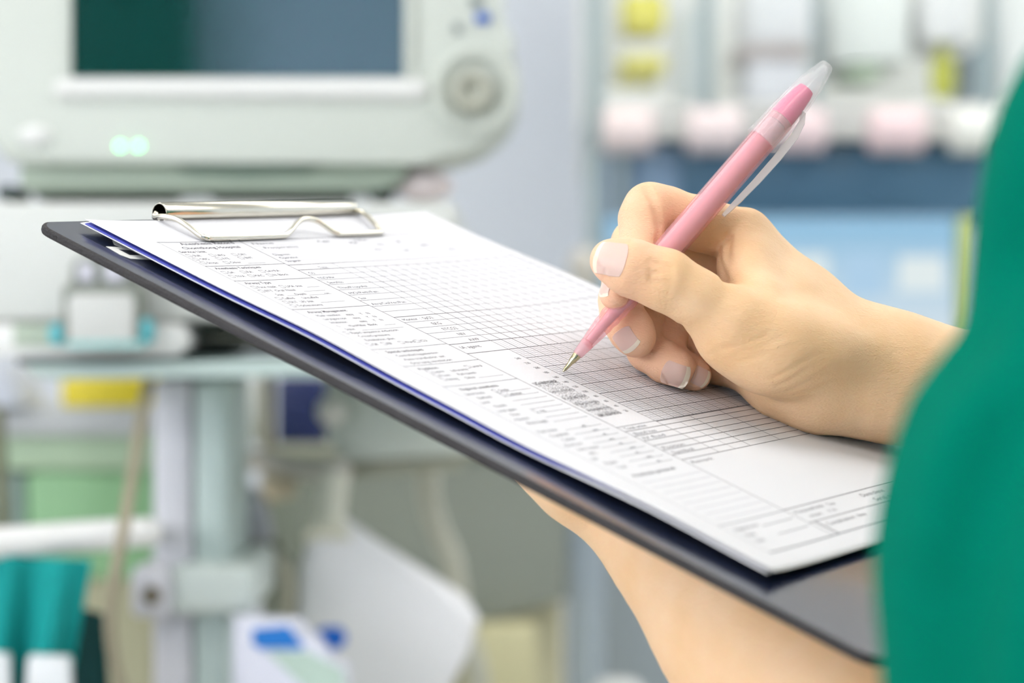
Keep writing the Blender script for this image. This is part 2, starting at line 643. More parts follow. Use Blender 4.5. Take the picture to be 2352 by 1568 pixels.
def text(s, u0, v, size=2.6, width=None, key='d', bold=False):
    cu = bpy.data.curves.new('t', 'FONT')
    cu.body = s
    cu.size = 1.0
    cu.resolution_u = 3
    if bold:
        cu.offset = 0.014
    o = bpy.data.objects.new('t', cu)
    COL.objects.link(o)
    dg = bpy.context.evaluated_depsgraph_get()
    ev = o.evaluated_get(dg)
    me = ev.to_mesh()
    co = [tuple(x.co) for x in me.vertices]
    fs = [tuple(p.vertices) for p in me.polygons]
    ev.to_mesh_clear()
    bpy.data.objects.remove(o)
    bpy.data.curves.remove(cu)
    if not co:
        return
    x0 = min(c[0] for c in co)
    x1 = max(c[0] for c in co)
    k = size if width is None else width / (x1 - x0)
    V, F = PR[key]
    base = len(V)
    for x, y, _ in co:
        a, c = u0 + (x - x0) * k, v - y * size
        V.append(Bw(a, c, wtop(a, c) + INKW))
    F.extend(tuple(base + i for i in f) for f in fs)


def box_mark(u, v, s=2.1, key='d'):
    hline(v, u, u + s, 0.2, key)
    hline(v - s, u, u + s, 0.2, key)
    vline(u, v - s, v, 0.16, key)
    vline(u + s, v - s, v, 0.16, key)


# frame and columns
hline(22.6, 15, 203, 0.4)
vline(15.6, 22.6, 287, 0.18, 'g')
vline(60, 22.6, 287, 0.34, 'd')
vline(203, 22.6, 287, 0.3, 'g')
hline(287, 15.6, 203, 0.55, 'g')
for v in (46.6, 61, 88.6, 125.4, 140, 157.4):
    hline(v, 15.6, 60, 0.34 if v < 100 else 0.28, 'd' if v < 100 else 'g')
# left column
text('Anesthesia Record', 25.5, 27.0 - 1.6, 3.2, 29.5, bold=True)
text('Chomthong Hospital', 22.5, 30.4 - 0.8, 3.0, 31.5, bold=True)
text('Service Unit', 17, 33.2, 2.6, 14, bold=True)
for j, row in enumerate((('SUR', 'URO', 'ORT'), ('OBG', 'EYE', 'ENT'))):
    v = 36.9 + 3.4 * j
    for i, s in enumerate(row):
        u = 17.2 + 12.4 * i
        box_mark(u, v + .2)
        text(s, u + 3.2, v, 2.3)
box_mark(17.2, 44.2)
text('Scope', 20.4, 44, 2.3)
box_mark(29.6, 44.4)
text('Other', 32.8, 44.2, 2.3)
hline(44.8, 41, 51, 0.18, 'g')
text('Anesthesia Techniques', 18.4, 49.6, 2.5, 25, bold=True)
for i, (a, c) in enumerate((('GA', 'TIVA'), ('RA', 'MAC'), ('GA+RA', 'N. Block'))):
    u = 18.2 + 10.4 * i
    box_mark(u, 53.8)
    text(a, u + 3, 53.6, 2.4)
    box_mark(u, 57.6)
    text(c, u + 3, 57.4, 2.4)
text('Airway Type', 18.6, 64.2, 2.6, 14, bold=True)
box_mark(18.4, 68.2)
text('Face mask', 21.6, 68, 2.4)
box_mark(33.6, 68.6)
text('LMA size', 36.8, 68.4, 2.4)
hline(69.2, 47, 54, 0.18, 'g')
box_mark(18.4, 71.9)
text('ETT  Oral/ Nasal', 21.6, 71.7, 2.4)
hline(72.8, 41, 53, 0.18, 'g')
text('Size', 23.2, 75.4, 2.4)
hline(75.9, 28, 33, 0.18, 'g')
text('Depth', 33.5, 75.8, 2.4)
hline(76.3, 40, 49, 0.18, 'g')
text('cm.', 49.3, 76.4, 2.4)
box_mark(19.4, 79.2)
text('Cuffed', 22.6, 79, 2.4)
text('Uncuffed', 33.4, 79.3, 2.4)
box_mark(19.4, 82.7)
text('DLT  LRI size', 22.6, 82.5, 2.4)
hline(83.3, 38, 52, 0.18, 'g')
box_mark(19.4, 86.2)
text('Tracheostomy', 22.6, 86.0, 2.4)
text('Airway Management', 21.0, 92.2, 2.5, 22, bold=True)
for j, s in enumerate(('Mask ventilate', 'Laryngoscope', 'Intubation')):
    v = 95.6 + 3.2 * j
    text(s, 22.2, v, 2.3, None, 'g')
    text('easy', 38.4, v + .3, 2.4, None, 'd')
    text('Y', 46.4, v + .3, 2.3)
    text('N', 50.4, v + .3, 2.3)
text('L', 22.4, 105.2, 2.3, None, 'g')
text('Mac/Miller  Blade', 28.4, 105.6, 2.3, None, 'd')
hline(106, 47.5, 54, 0.18, 'g')
text('Stylet', 23, 108.4, 2.3, None, 'g')
hline(109, 31, 55, 0.18, 'g')
box_mark(18.6, 111.6, 2, 'g')
text('Rapid sequence induction', 22.2, 111.6, 2.4, 27, 'd')
text('Cricoid pressure', 22.6, 114.8, 2.4, 17.5, 'd')
text('Extubation plan', 22.2, 118.2, 2.4, 16.5, 'd')
for u, s in ((18.6, 'OR'), (27.2, 'RR'), (37.2, 'Ward'), (46.4, 'ICU')):
    box_mark(u, 122.2, 2.1)
    text(s, u + 3, 122, 2.4)
text('Special techniques', 21, 128.8, 2.5, 21, 'd', True)
for j, s in enumerate(('Controlled hypotension', 'Auto transfusion set', 'One lung ventilation')):
    text(s, 22.4, 132.2 + 3.2 * j, 2.4, 24, 'd')
text('Position', 20.6, 143.6, 2.5, 11, 'd', True)
box_mark(46, 145.6, 2.1)
text('Lateral', 49, 145.5, 2.4)
for j in range(3):
    box_mark(22, 146.6 + 3.2 * j, 2.1, 'g')
    text(('Supine', 'Prone', 'Sitting')[j], 25, 146.6 + 3.2 * j, 2.4, None, 'g')
    text(('Lithotomy', 'Park bench', 'Other')[j], 35, 146.9 + 3.2 * j, 2.4, None, 'd')
hline(153.4, 42, 57, 0.18, 'g')
text('Regional anesthesia', 21.6, 161.2, 2.5, 22, 'd', True)
for j in range(8):
    v = 165 + 3.5 * j
    text(('Spinal block', 'Epidural', 'Level', 'Needle', 'Local agent', 'Dose', 'Adjuvant', 'Block height')[j], 19 + (j % 2) * 3, v, 2.4, None, 'd' if j % 2 else 'g')
    hline(v + .5, 36, 57, 0.18, 'g')
    if j in (0, 1, 5):
        box_mark(36, v, 2, 'g')
        text(('Single', 'Catheter', '', '', '', 'mg', '', '')[j] or '-', 39.5, v, 2.4)
for j in range(9):
    v = 196 + 3.7 * j
    text(('Fluid intake', 'Crystalloid', 'Colloid', 'Blood loss', 'Urine output', 'PRC', 'FFP', 'Platelet', 'Total')[j], 19 + (j % 3) * 2, v, 2.4, None, 'd' if j % 2 else 'g')
    text(('ml.', 'unit')[j % 2], 45 + (j % 3), v + .5, 2.4, None, 'g')
    hline(v + .5, 34, 56, 0.18, 'g')
text('Anesthesia personnel', 22, 232, 2.6, 27, 'd', True)
for j in range(8):
    hline(236.4 + 4 * j, 20, 58, 0.22, 't')
hline(268, 15.6, 60, 0.3, 'g')
text('Signature', 20, 272.5, 2.5, 15, 'd')
text('Name', 20, 276.6, 2.5, None, 'd')
text('Date', 20, 280.6, 2.5, None, 'd')
hline(273, 36, 57, 0.3, 'g')
hline(279, 36, 57, 0.3, 'g')
# top of the right part
text('Name                  Age           HN', 64, 27, 2.5, 70, 'g')
text('Preoperative', 66, 31.4, 2.5, 20, 'g')
for j in range(5):
    hline(28.4 + 3.9 * j, 62, 203, 0.16, 't')
for j, s in enumerate(('Diagnosis', 'Operation', 'Surgeon')):
    text(s, 63.4, 38.6 + 3.3 * j, 2.5, None, 'g')
for u, v, s in ((120, 30, 'ASA'), (135, 33, 'Wt'), (150, 31, 'BP'), (127, 38, 'Hct'), (143, 40, 'Lab'), (160, 36, 'NPO'), (172, 42, 'EKG')):
    text(s, u, v, 3.0, None, 'g')
# drug and monitor rows
hline(48.2, 60, 203, 0.4)
ROWS = [53.3, 58.5, 63.4, 68.3, 73.5, 78.7, 84.0, 89.8, 94.9, 100.4, 105.5, 110.8, 116.0, 121.1, 126.4, 134.8]
for v in ROWS:
    th, k = (0.42, 'd') if v in (100.4, 126.4, 134.8, 53.3) else (0.24, 'g')
    hline(v, 60, 203, th, k)
text('Time', 74, 52.6, 2.5, None, 'g')
for s, v, w in (('O2', 57.6, None), ('N2O/Air', 62.4, None), ('Sevo/Iso', 67.2, None), ('Thio/Propofol', 72.4, 17), ('MO/Peth/Fen', 77.8, 17), ('Sux', 82.8, None), ('Atra/Cis/Vec/Pan', 88.6, 20.5)):
    text(s, 62.4, v, 2.6, w, 'g')
text('Monitor  :  SpO2', 62.2, 104.0, 2.7, 18, 'd')
for s, u, v in (('EKG', 73.4, 109.3), ('ETCO2', 73, 114.6), ('NIV', 75.6, 119.8), ('AWP', 75.2, 125.2)):
    text(s, u, v, 2.9, None, 'd')
text('IA agent', 62.8, 130.6, 2.9, 12, 'd')
vline(86, 48.2, 227.4, 0.28, 'd')
u = 86.0
k = 0
while u < 202:
    u += 6.78
    k += 1
    vline(u, 53.3, 134.8, 0.42, 'g')
# chart grid
n = 0
u = 86.0
while u < 202:
    n += 1
    u += 2.26
    vline(u, 126.4, 200.6, 0.3 if n % 3 == 0 else 0.2, 'd' if n % 6 == 0 else ('g' if n % 3 == 0 else 't'))
v = 134.8
n = 0
while v < 199.5:
    n += 1
    v = 134.8 + 8.26 * n / 5
    hline(v, 86, 203, 0.36 if n % 5 == 0 else 0.15, 'd' if n % 5 == 0 else 't')
for i in range(12):
    text(str(240 - 20 * i), 79.6 if i < 8 else 80.6, 143.4 + 4.35 * i, 2.1, None, 'd')
# speckled block beside the chart
rb = random.Random(3)
V, F = PR['d']
bands = [(163, 1.5), (170.2, .55), (176, .7), (181.3, .7), (186.4, .7), (191, 1.2)]
for i in range(9000):
    v_ = rb.uniform(161.8, 192)
    inten = 0.26 + 0.06 * math.sin(v_ * 2.1) + sum(a * math.exp(-((v_ - c) / 0.75) ** 2) for c, a in bands)
    if rb.random() > inten:
        continue
    u_ = rb.uniform(62.4, 77.4)
    s = rb.uniform(0.05, 0.15)
    base = len(V)
    for a, c in ((-s, -s), (s, -s * .6), (s * .8, s), (-s * .7, s)):
        V.append(Bw(u_ + a, v_ + c, wtop(u_ + a, v_ + c) + INKW))
    F.append((base, base + 1, base + 2, base + 3))
# table under the chart
for i in range(7):
    hline(204.0 + 3.9 * i, 60, 203, 0.34, 'd')
hline(200.4, 60, 203, 0.3, 'g')
vline(97.4, 204, 227.4, 0.2, 'g')
for u in (108.8, 131, 153, 175, 190):
    vline(u, 200.4, 227.4, 0.3, 'd')
for s, v in (('Total urine', 203), ('Blood loss', 207.2), ('IV fluid', 211), ('Position', 219), ('Symbol', 223), ('Remark', 231)):
    text(s, 62.5, v, 2.5, 14, 'g' if v < 215 else 'd')
# bottom box
hline(267.8, 60, 203, 0.4, 'd')
hline(277.6, 60, 203, 0.36, 'd')
vline(64, 277.6, 287, 0.9, 'd')
text('Postanesthesia', 63, 271.4, 2.5, 20, 'd')
text('visit', 66, 275.2, 2.5, 9, 'd')
text('Time', 86, 271.8, 2.5, None, 'd')
text('Y / N', 80, 275.4, 2.5, None, 'd')
text('Dantrolene', 112, 272.0, 3.0, 17, 'd')
text('Serial no.', 114.5, 276.0, 3.0, 15, 'd')
text('Complication', 67, 281.6, 2.5, 20, 'd')
text('None', 90, 281.6, 2.5, None, 'd')
for key, m, lab in (('d', ink, 'dark printed lines and lettering'), ('g', ink2, 'grey printed lines and lettering'), ('t', ink3, 'fine printed chart grid')):
    obj('printing', PR[key], m, form, smooth=False, label=lab)

# ------------------------------------------------------------------ pen
tip_uv = unproj(1293, 853, 0.35)
tip = Bw(*tip_uv, 0.3)
pend = P(1902, 147, 0.838)
pax = (pend - tip).normalized()
plen = (pend - tip).length


def shell(name, tint, body, fac, rough):
    """thin clear plastic: tinted see-through mixed with a glossy body"""
    m = bpy.data.materials.new(name)
    m.use_nodes = True
    nt = m.node_tree
    b = nt.nodes['Principled BSDF']
    b.inputs['Base Color'].default_value = srgb(*body)
    b.inputs['Roughness'].default_value = rough
    b.inputs['Coat Weight'].default_value = 0.6
    b.inputs['Coat Roughness'].default_value = 0.05
    tr = nt.nodes.new('ShaderNodeBsdfTransparent')
    tr.inputs['Color'].default_value = srgb(*tint)
    mx = nt.nodes.new('ShaderNodeMixShader')
    mx.inputs['Fac'].default_value = fac
    nt.links.new(tr.outputs[0], mx.inputs[1])
    nt.links.new(b.outputs[0], mx.inputs[2])
    nt.links.new(mx.outputs[0], nt.nodes['Material Output'].inputs['Surface'])
    return m


pen_m = shell('pen_barrel', (255, 231, 234), (253, 212, 216), 0.28, 0.08)
core_m = mat('pen_core', (252, 240, 246), 0.35, sss=0.1)
plug_m = mat('pen_plug', (255, 24, 132), 0.35)
cap_m = shell('pen_cap', (254, 254, 254), (250, 250, 252), 0.2, 0.08)
tipm = mat('pen_tip', (196, 186, 150), 0.22, metal=1.0)
pen = thing('pen', 'pink translucent ballpoint pen with clear cap, held in the right hand', 'pen', tip)
mm = 0.001
bm = BM()
prof = [(13.0, 1.9), (12.8, 2.35), (14, 2.5)]
L = plen * 1000
for i in range(40):
    t = 15 + i * 0.9
    r = 2.6 + (5.1 - 2.6) * min(1, (t - 15) / 31) ** 0.75
    r += 0.16 * math.sin(t * 2 * math.pi / 4.2) * (1 if 22 < t < 50 else 0)
    prof.append((t, r))
prof += [(52, 5.2), (60, 5.25), (118, 5.25), (123.6, 5.2), (123.8, 4.4), (118, 4.5), (60, 4.5), (50, 4.2), (25, 2.2), (13.0, 1.7)]
add_lathe(bm, [(t * mm, r * mm) for t, r in prof], tip, pax, 48)
obj('barrel', bm, pen_m, pen, sharp=50)
bm = BM()
add_lathe(bm, [(14.5 * mm, 0), (14.6 * mm, 1.3 * mm), (25 * mm, 1.9 * mm), (50 * mm, 3.7 * mm), (60 * mm, 4.05 * mm), (121 * mm, 4.05 * mm), (121.3 * mm, 0)], tip, pax, 32)
obj('ink_tube', bm, core_m, pen, sharp=50, label='pale pink inner tube')
bm = BM()
add_lathe(bm, [(0, 0), (0.1 * mm, 0.3 * mm), (0.6 * mm, 0.45 * mm), (0.9 * mm, 0.5 * mm), (1.0 * mm, 0.62 * mm), (4.5 * mm, 1.0 * mm), (5.0 * mm, 1.25 * mm), (7.5 * mm, 1.6 * mm), (8.2 * mm, 1.65 * mm), (8.3 * mm, 0.8 * mm), (8.3 * mm, 0)], tip, pax, 24)
obj('point', bm, tipm, pen, label='metal writing point')
bm = BM()
add_lathe(bm, [(7.6 * mm, 0), (7.6 * mm, 1.5 * mm), (8.2 * mm, 1.9 * mm), (13.4 * mm, 2.5 * mm), (13.9 * mm, 2.4 * mm), (14, 0)][:5] + [(14.0 * mm, 0)], tip, pax, 24)
obj('nose_cone', bm, shell('pen_nose', (255, 232, 236), (252, 212, 218), 0.4, 0.12), pen, label='clear pink nose of the pen')
bm = BM()
add_lathe(bm, [(121.5 * mm, 0), (121.5 * mm, 3.9 * mm), (123.7 * mm, 4.05 * mm), (123.9 * mm, 4.75 * mm), (129 * mm, 4.6 * mm), (136 * mm, 3.7 * mm), (138.4 * mm, 3.1 * mm), (138.5 * mm, 0)], tip, pax, 28)
obj('end_plug', bm, plug_m, pen, label='bright pink end plug')
bm = BM()
capo = 112.5
prof = [(capo, 5.35), (capo, 6.5), (capo + .6, 6.75), (capo + 2.2, 6.75), (capo + 2.9, 6.35), (capo + 12, 6.2), (capo + 22, 5.5), (capo + 29, 4.75), (L - 4.5, 3.6), (L - 1.4, 2.9), (L - .4, 2.4), (L, 1.2), (L, 0)]
inn = [(L - 1.3, 0), (L - 1.4, 1.2), (L - 3, 2.0), (L - 6, 2.6), (capo + 29, 3.95), (capo + 22, 4.85), (capo + 12, 5.3), (capo, 5.35)]
add_lathe(bm, [(t * mm, r * mm) for t, r in prof + inn], tip, pax, 40)
cap = obj('cap', bm, cap_m, pen, sharp=50, label='clear cap posted on the end of the pen')
# pocket clip of the cap, on the lower right side of the pen
side = pax.cross(Vector((0, 1, 0))).normalized()
if side.x < 0:
    side = -side
dep = pax.cross(side).normalized()
bm = BM()
rings = []
for t, o1, o2, hw in ((131, 4.0, 5.6, 1.5), (128, 5.6, 7.6, 1.6), (122, 6.6, 9.2, 1.7), (112, 6.9, 9.6, 1.7), (100, 6.9, 9.3, 1.6), (90, 6.5, 8.6, 1.5), (84, 6.4, 8.0, 1.3), (82, 6.5, 7.6, 0.9)):
    c = tip + pax * t * mm
    rings.append([bm.verts.new(c + side * a * mm + dep * e * mm) for a, e in ((o1, -hw), (o2, -hw * .9), (o2 + .3, 0), (o2, hw * .9), (o1, hw))])
for A, B in zip(rings, rings[1:]):
    for k in range(5):
        bm.faces.new((A[k], A[(k + 1) % 5], B[(k + 1) % 5], B[k]))
bm.faces.new(rings[0])
bm.faces.new(rings[-1])
obj('pocket_clip', bm, shell('cap_clip', (252, 250, 250), (246, 238, 236), 0.55, 0.15), cap, sharp=40)

# ------------------------------------------------------------------ person: one continuous skin surface from blended tapered bones
def axis_grid(lo, a, b, hi, fine, coarse):
    """rectilinear spacing: fine between a and b, growing towards lo and hi"""
    mid = list(np.arange(a, b + fine * .5, fine))
    left, s, x = [], fine, a
    while x > lo:
        s = min(coarse, s * 1.12)
        x -= s
        left.append(x)
    right, s, x = [], fine, mid[-1]
    while x < hi:
        s = min(coarse, s * 1.12)
        x += s
        right.append(x)
    return np.array(left[::-1] + mid + right, dtype=np.float32)


class Field:
    def __init__(self, xs, ys, zs):
        self.ax = (xs, ys, zs)
        self.F = np.full((len(xs), len(ys), len(zs)), 60.0, np.float32)

    def block(self, lo, hi):
        sl = []
        for i in range(3):
            a = np.searchsorted(self.ax[i], lo[i])
            b_ = np.searchsorted(self.ax[i], hi[i])
            sl.append(slice(max(0, a - 1), min(len(self.ax[i]), b_ + 1)))
        return tuple(sl)

    def coords(self, sl):
        return (self.ax[0][sl[0]][:, None, None], self.ax[1][sl[1]][None, :, None], self.ax[2][sl[2]][None, None, :])

    @staticmethod
    def smin(a, b_, k):
        h = np.maximum(k - np.abs(a - b_), 0) / k
        return np.minimum(a, b_) - h * h * k * 0.25

    @staticmethod
    def cone(X, Y, Z, a, ra, b_, rb):
        """tapered capsule"""
        ba = b_ - a
        l2 = max(float(ba @ ba), 1e-6)
        t = np.clip(((X - a[0]) * ba[0] + (Y - a[1]) * ba[1] + (Z - a[2]) * ba[2]) / l2, 0, 1)
        return np.sqrt((X - a[0] - t * ba[0]) ** 2 + (Y - a[1] - t * ba[1]) ** 2 + (Z - a[2] - t * ba[2]) ** 2) - (ra + (rb - ra) * t)

    def chain(self, pts, k=4.0, kmerge=2.0, margin=14.0):
        """pts: [(xyz, r), ...] blended along, then merged into the body"""
        ps = np.array([p for p, r in pts])
        rs = np.array([r for p, r in pts])
        m = rs.max() + margin
        sl = self.block(ps.min(0) - m, ps.max(0) + m)
        X, Y, Z = self.coords(sl)
        G = None
        if len(pts) == 1:
            G = np.sqrt((X - ps[0][0]) ** 2 + (Y - ps[0][1]) ** 2 + (Z - ps[0][2]) ** 2) - rs[0]
        for i in range(len(pts) - 1):
            d_ = self.cone(X, Y, Z, ps[i], rs[i], ps[i + 1], rs[i + 1])
            G = d_ if G is None else self.smin(G, d_, k)
        self.F[sl] = self.smin(self.F[sl], G.astype(np.float32), kmerge)

    def blob(self, c, r, kmerge=6.0, sub=False):
        c = np.asarray(c, float)
        r = np.asarray(r, float)
        m = r.max() + 12
        sl = self.block(c - m, c + m)
        X, Y, Z = self.coords(sl)
        q = np.sqrt(((X - c[0]) / r[0]) ** 2 + ((Y - c[1]) / r[1]) ** 2 + ((Z - c[2]) / r[2]) ** 2)
        G = ((q - 1) * r.min()).astype(np.float32)
        if sub:
            self.F[sl] = -self.smin(-self.F[sl], G, kmerge)
        else:
            self.F[sl] = self.smin(self.F[sl], G, kmerge)

    def groove(self, pts, width, depth):
        """press a crease along the polyline"""
        pts = [np.asarray(p, float) for p in pts]
        ps = np.array(pts)
        m = width * 3
        sl = self.block(ps.min(0) - m, ps.max(0) + m)
        X, Y, Z = self.coords(sl)
        G = None
        for a, b_ in zip(pts, pts[1:]):
            d_ = self.cone(X, Y, Z, a, 0, b_, 0)
            G = d_ if G is None else np.minimum(G, d_)
        self.F[sl] += (depth * np.exp(-(G / width) ** 2)).astype(np.float32)

    def sample(self, p):
        idx, fr = [], []
        for i in range(3):
            a = self.ax[i]
            k = int(np.clip(np.searchsorted(a, p[i]) - 1, 0, len(a) - 2))
            idx.append(k)
            fr.append((p[i] - a[k]) / (a[k + 1] - a[k]))
        v = 0.0
        for dx in (0, 1):
            for dy in (0, 1):
                for dz in (0, 1):
                    v += self.F[idx[0] + dx, idx[1] + dy, idx[2] + dz] * (fr[0] if dx else 1 - fr[0]) * (fr[1] if dy else 1 - fr[1]) * (fr[2] if dz else 1 - fr[2])
        return v

    def project(self, p, direction, reach=30.0):
        """first surface point going from p along direction"""
        p = np.asarray(p, float)
        dr = np.asarray(direction, float)
        dr = dr / np.linalg.norm(dr)
        t, step = 0.0, 0.5
        while t < reach:
            f = self.sample(p + dr * t)
            if f < 0:
                lo, hi = t - step, t
                for _ in range(14):
                    mid = (lo + hi) / 2
                    if self.sample(p + dr * mid) < 0:
                        hi = mid
                    else:
                        lo = mid
                return p + dr * hi
            t += step
        return None

    def mesh(self):
        """surface nets"""
        F = self.F
        xs, ys, zs = self.ax
        ins = F < 0
        cnt = np.zeros(tuple(s - 1 for s in F.shape), np.uint8)
        for dx in (0, 1):
            for dy in (0, 1):
                for dz in (0, 1):
                    cnt += ins[dx:F.shape[0] - 1 + dx, dy:F.shape[1] - 1 + dy, dz:F.shape[2] - 1 + dz]
        act = np.argwhere((cnt > 0) & (cnt < 8))
        vid = np.full(cnt.shape, -1, np.int64)
        vid[act[:, 0], act[:, 1], act[:, 2]] = np.arange(len(act))
        acc = np.zeros((len(act), 3))
        num = np.zeros(len(act))
        C = [(i, j, k) for i in (0, 1) for j in (0, 1) for k in (0, 1)]
        for a in C:
            for axn in range(3):
                if a[axn] == 1:
                    continue
                c2 = list(a)
                c2[axn] = 1
                fa = F[act[:, 0] + a[0], act[:, 1] + a[1], act[:, 2] + a[2]].astype(float)
                fb = F[act[:, 0] + c2[0], act[:, 1] + c2[1], act[:, 2] + c2[2]].astype(float)
                m = (fa < 0) != (fb < 0)
                t = np.where(m, fa / np.where(m, fa - fb, 1), 0)
                pos = np.tile(np.array(a, float), (len(act), 1))
                pos[:, axn] += t
                acc[m] += pos[m]
                num[m] += 1
        loc = acc / num[:, None]
        out = np.empty((len(act), 3))
        for i, a in enumerate((xs, ys, zs)):
            k = act[:, i]
            out[:, i] = a[k] + loc[:, i] * (a[k + 1] - a[k])
        quads = []
        for axn in range(3):
            o1, o2 = (axn + 1) % 3, (axn + 2) % 3
            s0 = [slice(None)] * 3
            s1 = [slice(None)] * 3
            s0[axn] = slice(0, F.shape[axn] - 1)
            s1[axn] = slice(1, F.shape[axn])
            for o_ in (o1, o2):
                s0[o_] = slice(1, F.shape[o_] - 1)
                s1[o_] = slice(1, F.shape[o_] - 1)
            A, B_ = ins[tuple(s0)], ins[tuple(s1)]
            e = np.argwhere(A != B_)
            flip = A[e[:, 0], e[:, 1], e[:, 2]]
            base = e.copy()
            base[:, o1] += 1
            base[:, o2] += 1
            q = []
            for d1, d2 in ((-1, -1), (0, -1), (0, 0), (-1, 0)):
                c = base.copy()
                c[:, o1] += d1
                c[:, o2] += d2
                q.append(vid[c[:, 0], c[:, 1], c[:, 2]])
            q = np.stack(q, 1)
            q[~flip] = q[~flip][:, ::-1]
            quads.append(q)
        return out, np.concatenate(quads)


def to_mesh(name, V, Q, m, parent, smooth_it=2, mask=None, extra=0):
    me = bpy.data.meshes.new(name)
    V = V * 0.001
    V[:, 2] += CAMZ
    V = V - np.array(WLOC[parent.name])
    me.vertices.add(len(V))
    # light smoothing
    e = np.concatenate([Q[:, [0, 1]], Q[:, [1, 2]], Q[:, [2, 3]], Q[:, [3, 0]]])
    for it in range(smooth_it + extra):
        ei, ej = np.concatenate([e[:, 0], e[:, 1]]), np.concatenate([e[:, 1], e[:, 0]])
        c = np.bincount(ei, minlength=len(V)).astype(float)
        s = np.stack([np.bincount(ei, weights=V[ej, i], minlength=len(V)) for i in range(3)], 1)
        k_ = 0.5 if it < smooth_it else 0.5 * mask[:, None]
        V = V + k_ * (s / c[:, None] - V)
    me.vertices.foreach_set('co', V.astype('f').ravel())
    me.loops.add(len(Q) * 4)
    me.loops.foreach_set('vertex_index', Q.astype('i').ravel())
    me.polygons.add(len(Q))
    me.polygons.foreach_set('loop_start', np.arange(0, len(Q) * 4, 4, dtype='i'))
    me.polygons.foreach_set('use_smooth', np.ones(len(Q), dtype=bool))
    me.update(calc_edges=True)
    me.validate()
    me.materials.append(m)
    o = bpy.data.objects.new(name, me)
    link(o, parent)
    WLOC[o.name] = Vector(WLOC[parent.name])
    return o


person = thing('person', 'person in a green scrub top writing on a clipboard held on the left forearm', 'person', (0.33, 0.66, 0.0))
BF = Field(axis_grid(-150, 27, 186, 480, 0.9, 5.0), axis_grid(420, 796, 892, 960, 0.9, 5.0), axis_grid(-1215, -46, 76, 280, 0.9, 9.0))


def H(px, py, z, r):
    return (Pm(px, py, z), r)


def HB(u, v, w, r):
    return (Bm(u, v, w + 2.4), r)


WR = Pm(2060, 868, 846)
# forearm, upper arm and shoulder of the writing arm
elbR = Bm(238, 455, 30)
shR = np.array([416, 805, 110.])
BF.chain([(Pm(1930, 842, 846), 12), (Pm(2000, 855, 846), 15.5), (WR, 17.2), (Pm(2160, 888, 846), 18.4), (Pm(2300, 930, 843), 22), (Bm(225, 380, 32), 36), (elbR, 37), ((elbR + shR) / 2, 40), (shR, 48)], 14, 6)
# supporting arm: palm under the board, wrist, forearm, elbow, upper arm
shL = np.array([190, 470, 100.])
elbL = np.array([192, 640, -205.])
BF.chain([HB(84, 118, -19, 10), HB(86, 150, -23, 14), HB(88, 190, -27, 18), HB(86, 214, -33, 21.5), HB(80, 238, -39, 25), HB(73, 268, -46, 33), HB(66, 315, -56, 38), (elbL, 40), ((elbL + shL) / 2, 42), (shL, 48)], 16, 6)
BF.chain([HB(70, 150, -22, 11), HB(70, 185, -27, 17)], 8, 12)
for i, (u, dv) in enumerate(((62, 0), (76, 8), (91, 5), (106, -6))):
    BF.chain([HB(u * .6 + 32, 150, -20, 9.5), HB(u, 112 - dv * .5, -17, 8.6), HB(u, 86 - dv, -16, 7.8), HB(u, 64 - dv, -15.5, 6.6)], 3, 3)
BF.chain([HB(72, 190, -26, 13), HB(62, 160, -19, 10), HB(58, 138, -17.5, 8.5), HB(56, 116, -17, 7)], 5, 8)
# chest and neck core inside the scrub top
BF.chain([(shL, 50), (np.array([310, 640, 115.]), 70), (shR, 50)], 40, 20)
BF.chain([(np.array([310, 640, 115.]), 70), (np.array([310, 640, -220.]), 95)], 30, 30)
BF.chain([(np.array([305, 640, 150.]), 52), (np.array([296, 645, 262.]), 50)], 20, 20)

for sx, sy in ((-48, -66), (48, 66)):
    BF.chain([(np.array([318 + sx, 640 + sy, -300.]), 72), (np.array([318 + sx * 1.05, 640 + sy * 1.05, -700.]), 52), (np.array([318 + sx * 1.1, 640 + sy * 1.1, -1130.]), 38), (np.array([318 + sx * 1.1, 640 + sy * 1.1, -1160.]), 36)], 30, 20)
    BF.chain([(np.array([326 + sx * 1.1, 636 + sy * 1.1, -1162.]), 34), (np.array([200 + sx * 1.1, 716 + sy * 1.1, -1172.]), 26)], 20, 20)

# ---- the writing hand
# palm: metacarpals fanning from the wrist
I0, M0, N0, L0 = Pm(1708, 545, 851), Pm(1722, 620, 868), Pm(1726, 700, 876), Pm(1728, 785, 872)
for mcp, r0, mid, rm in ((I0, 10.5, Pm(1850, 700, 849), 13.5), (M0, 11, Pm(1870, 745, 860), 13), (N0, 10.5, Pm(1880, 795, 864), 12.5), (L0, 10, Pm(1890, 845, 860), 11.5)):
    BF.chain([(mcp, r0), (mid, rm - 1.2), (Pm(1985, 842, 850), 15.2), (WR, 16.5), (Pm(2200, 892, 846), 10)], 10, 8)
# heel of the hand on the paper
BF.chain([H(1712, 838, 852, 8.5), H(1790, 880, 843, 11), H(1880, 908, 838, 12), H(1960, 914, 838, 11)], 8, 7)
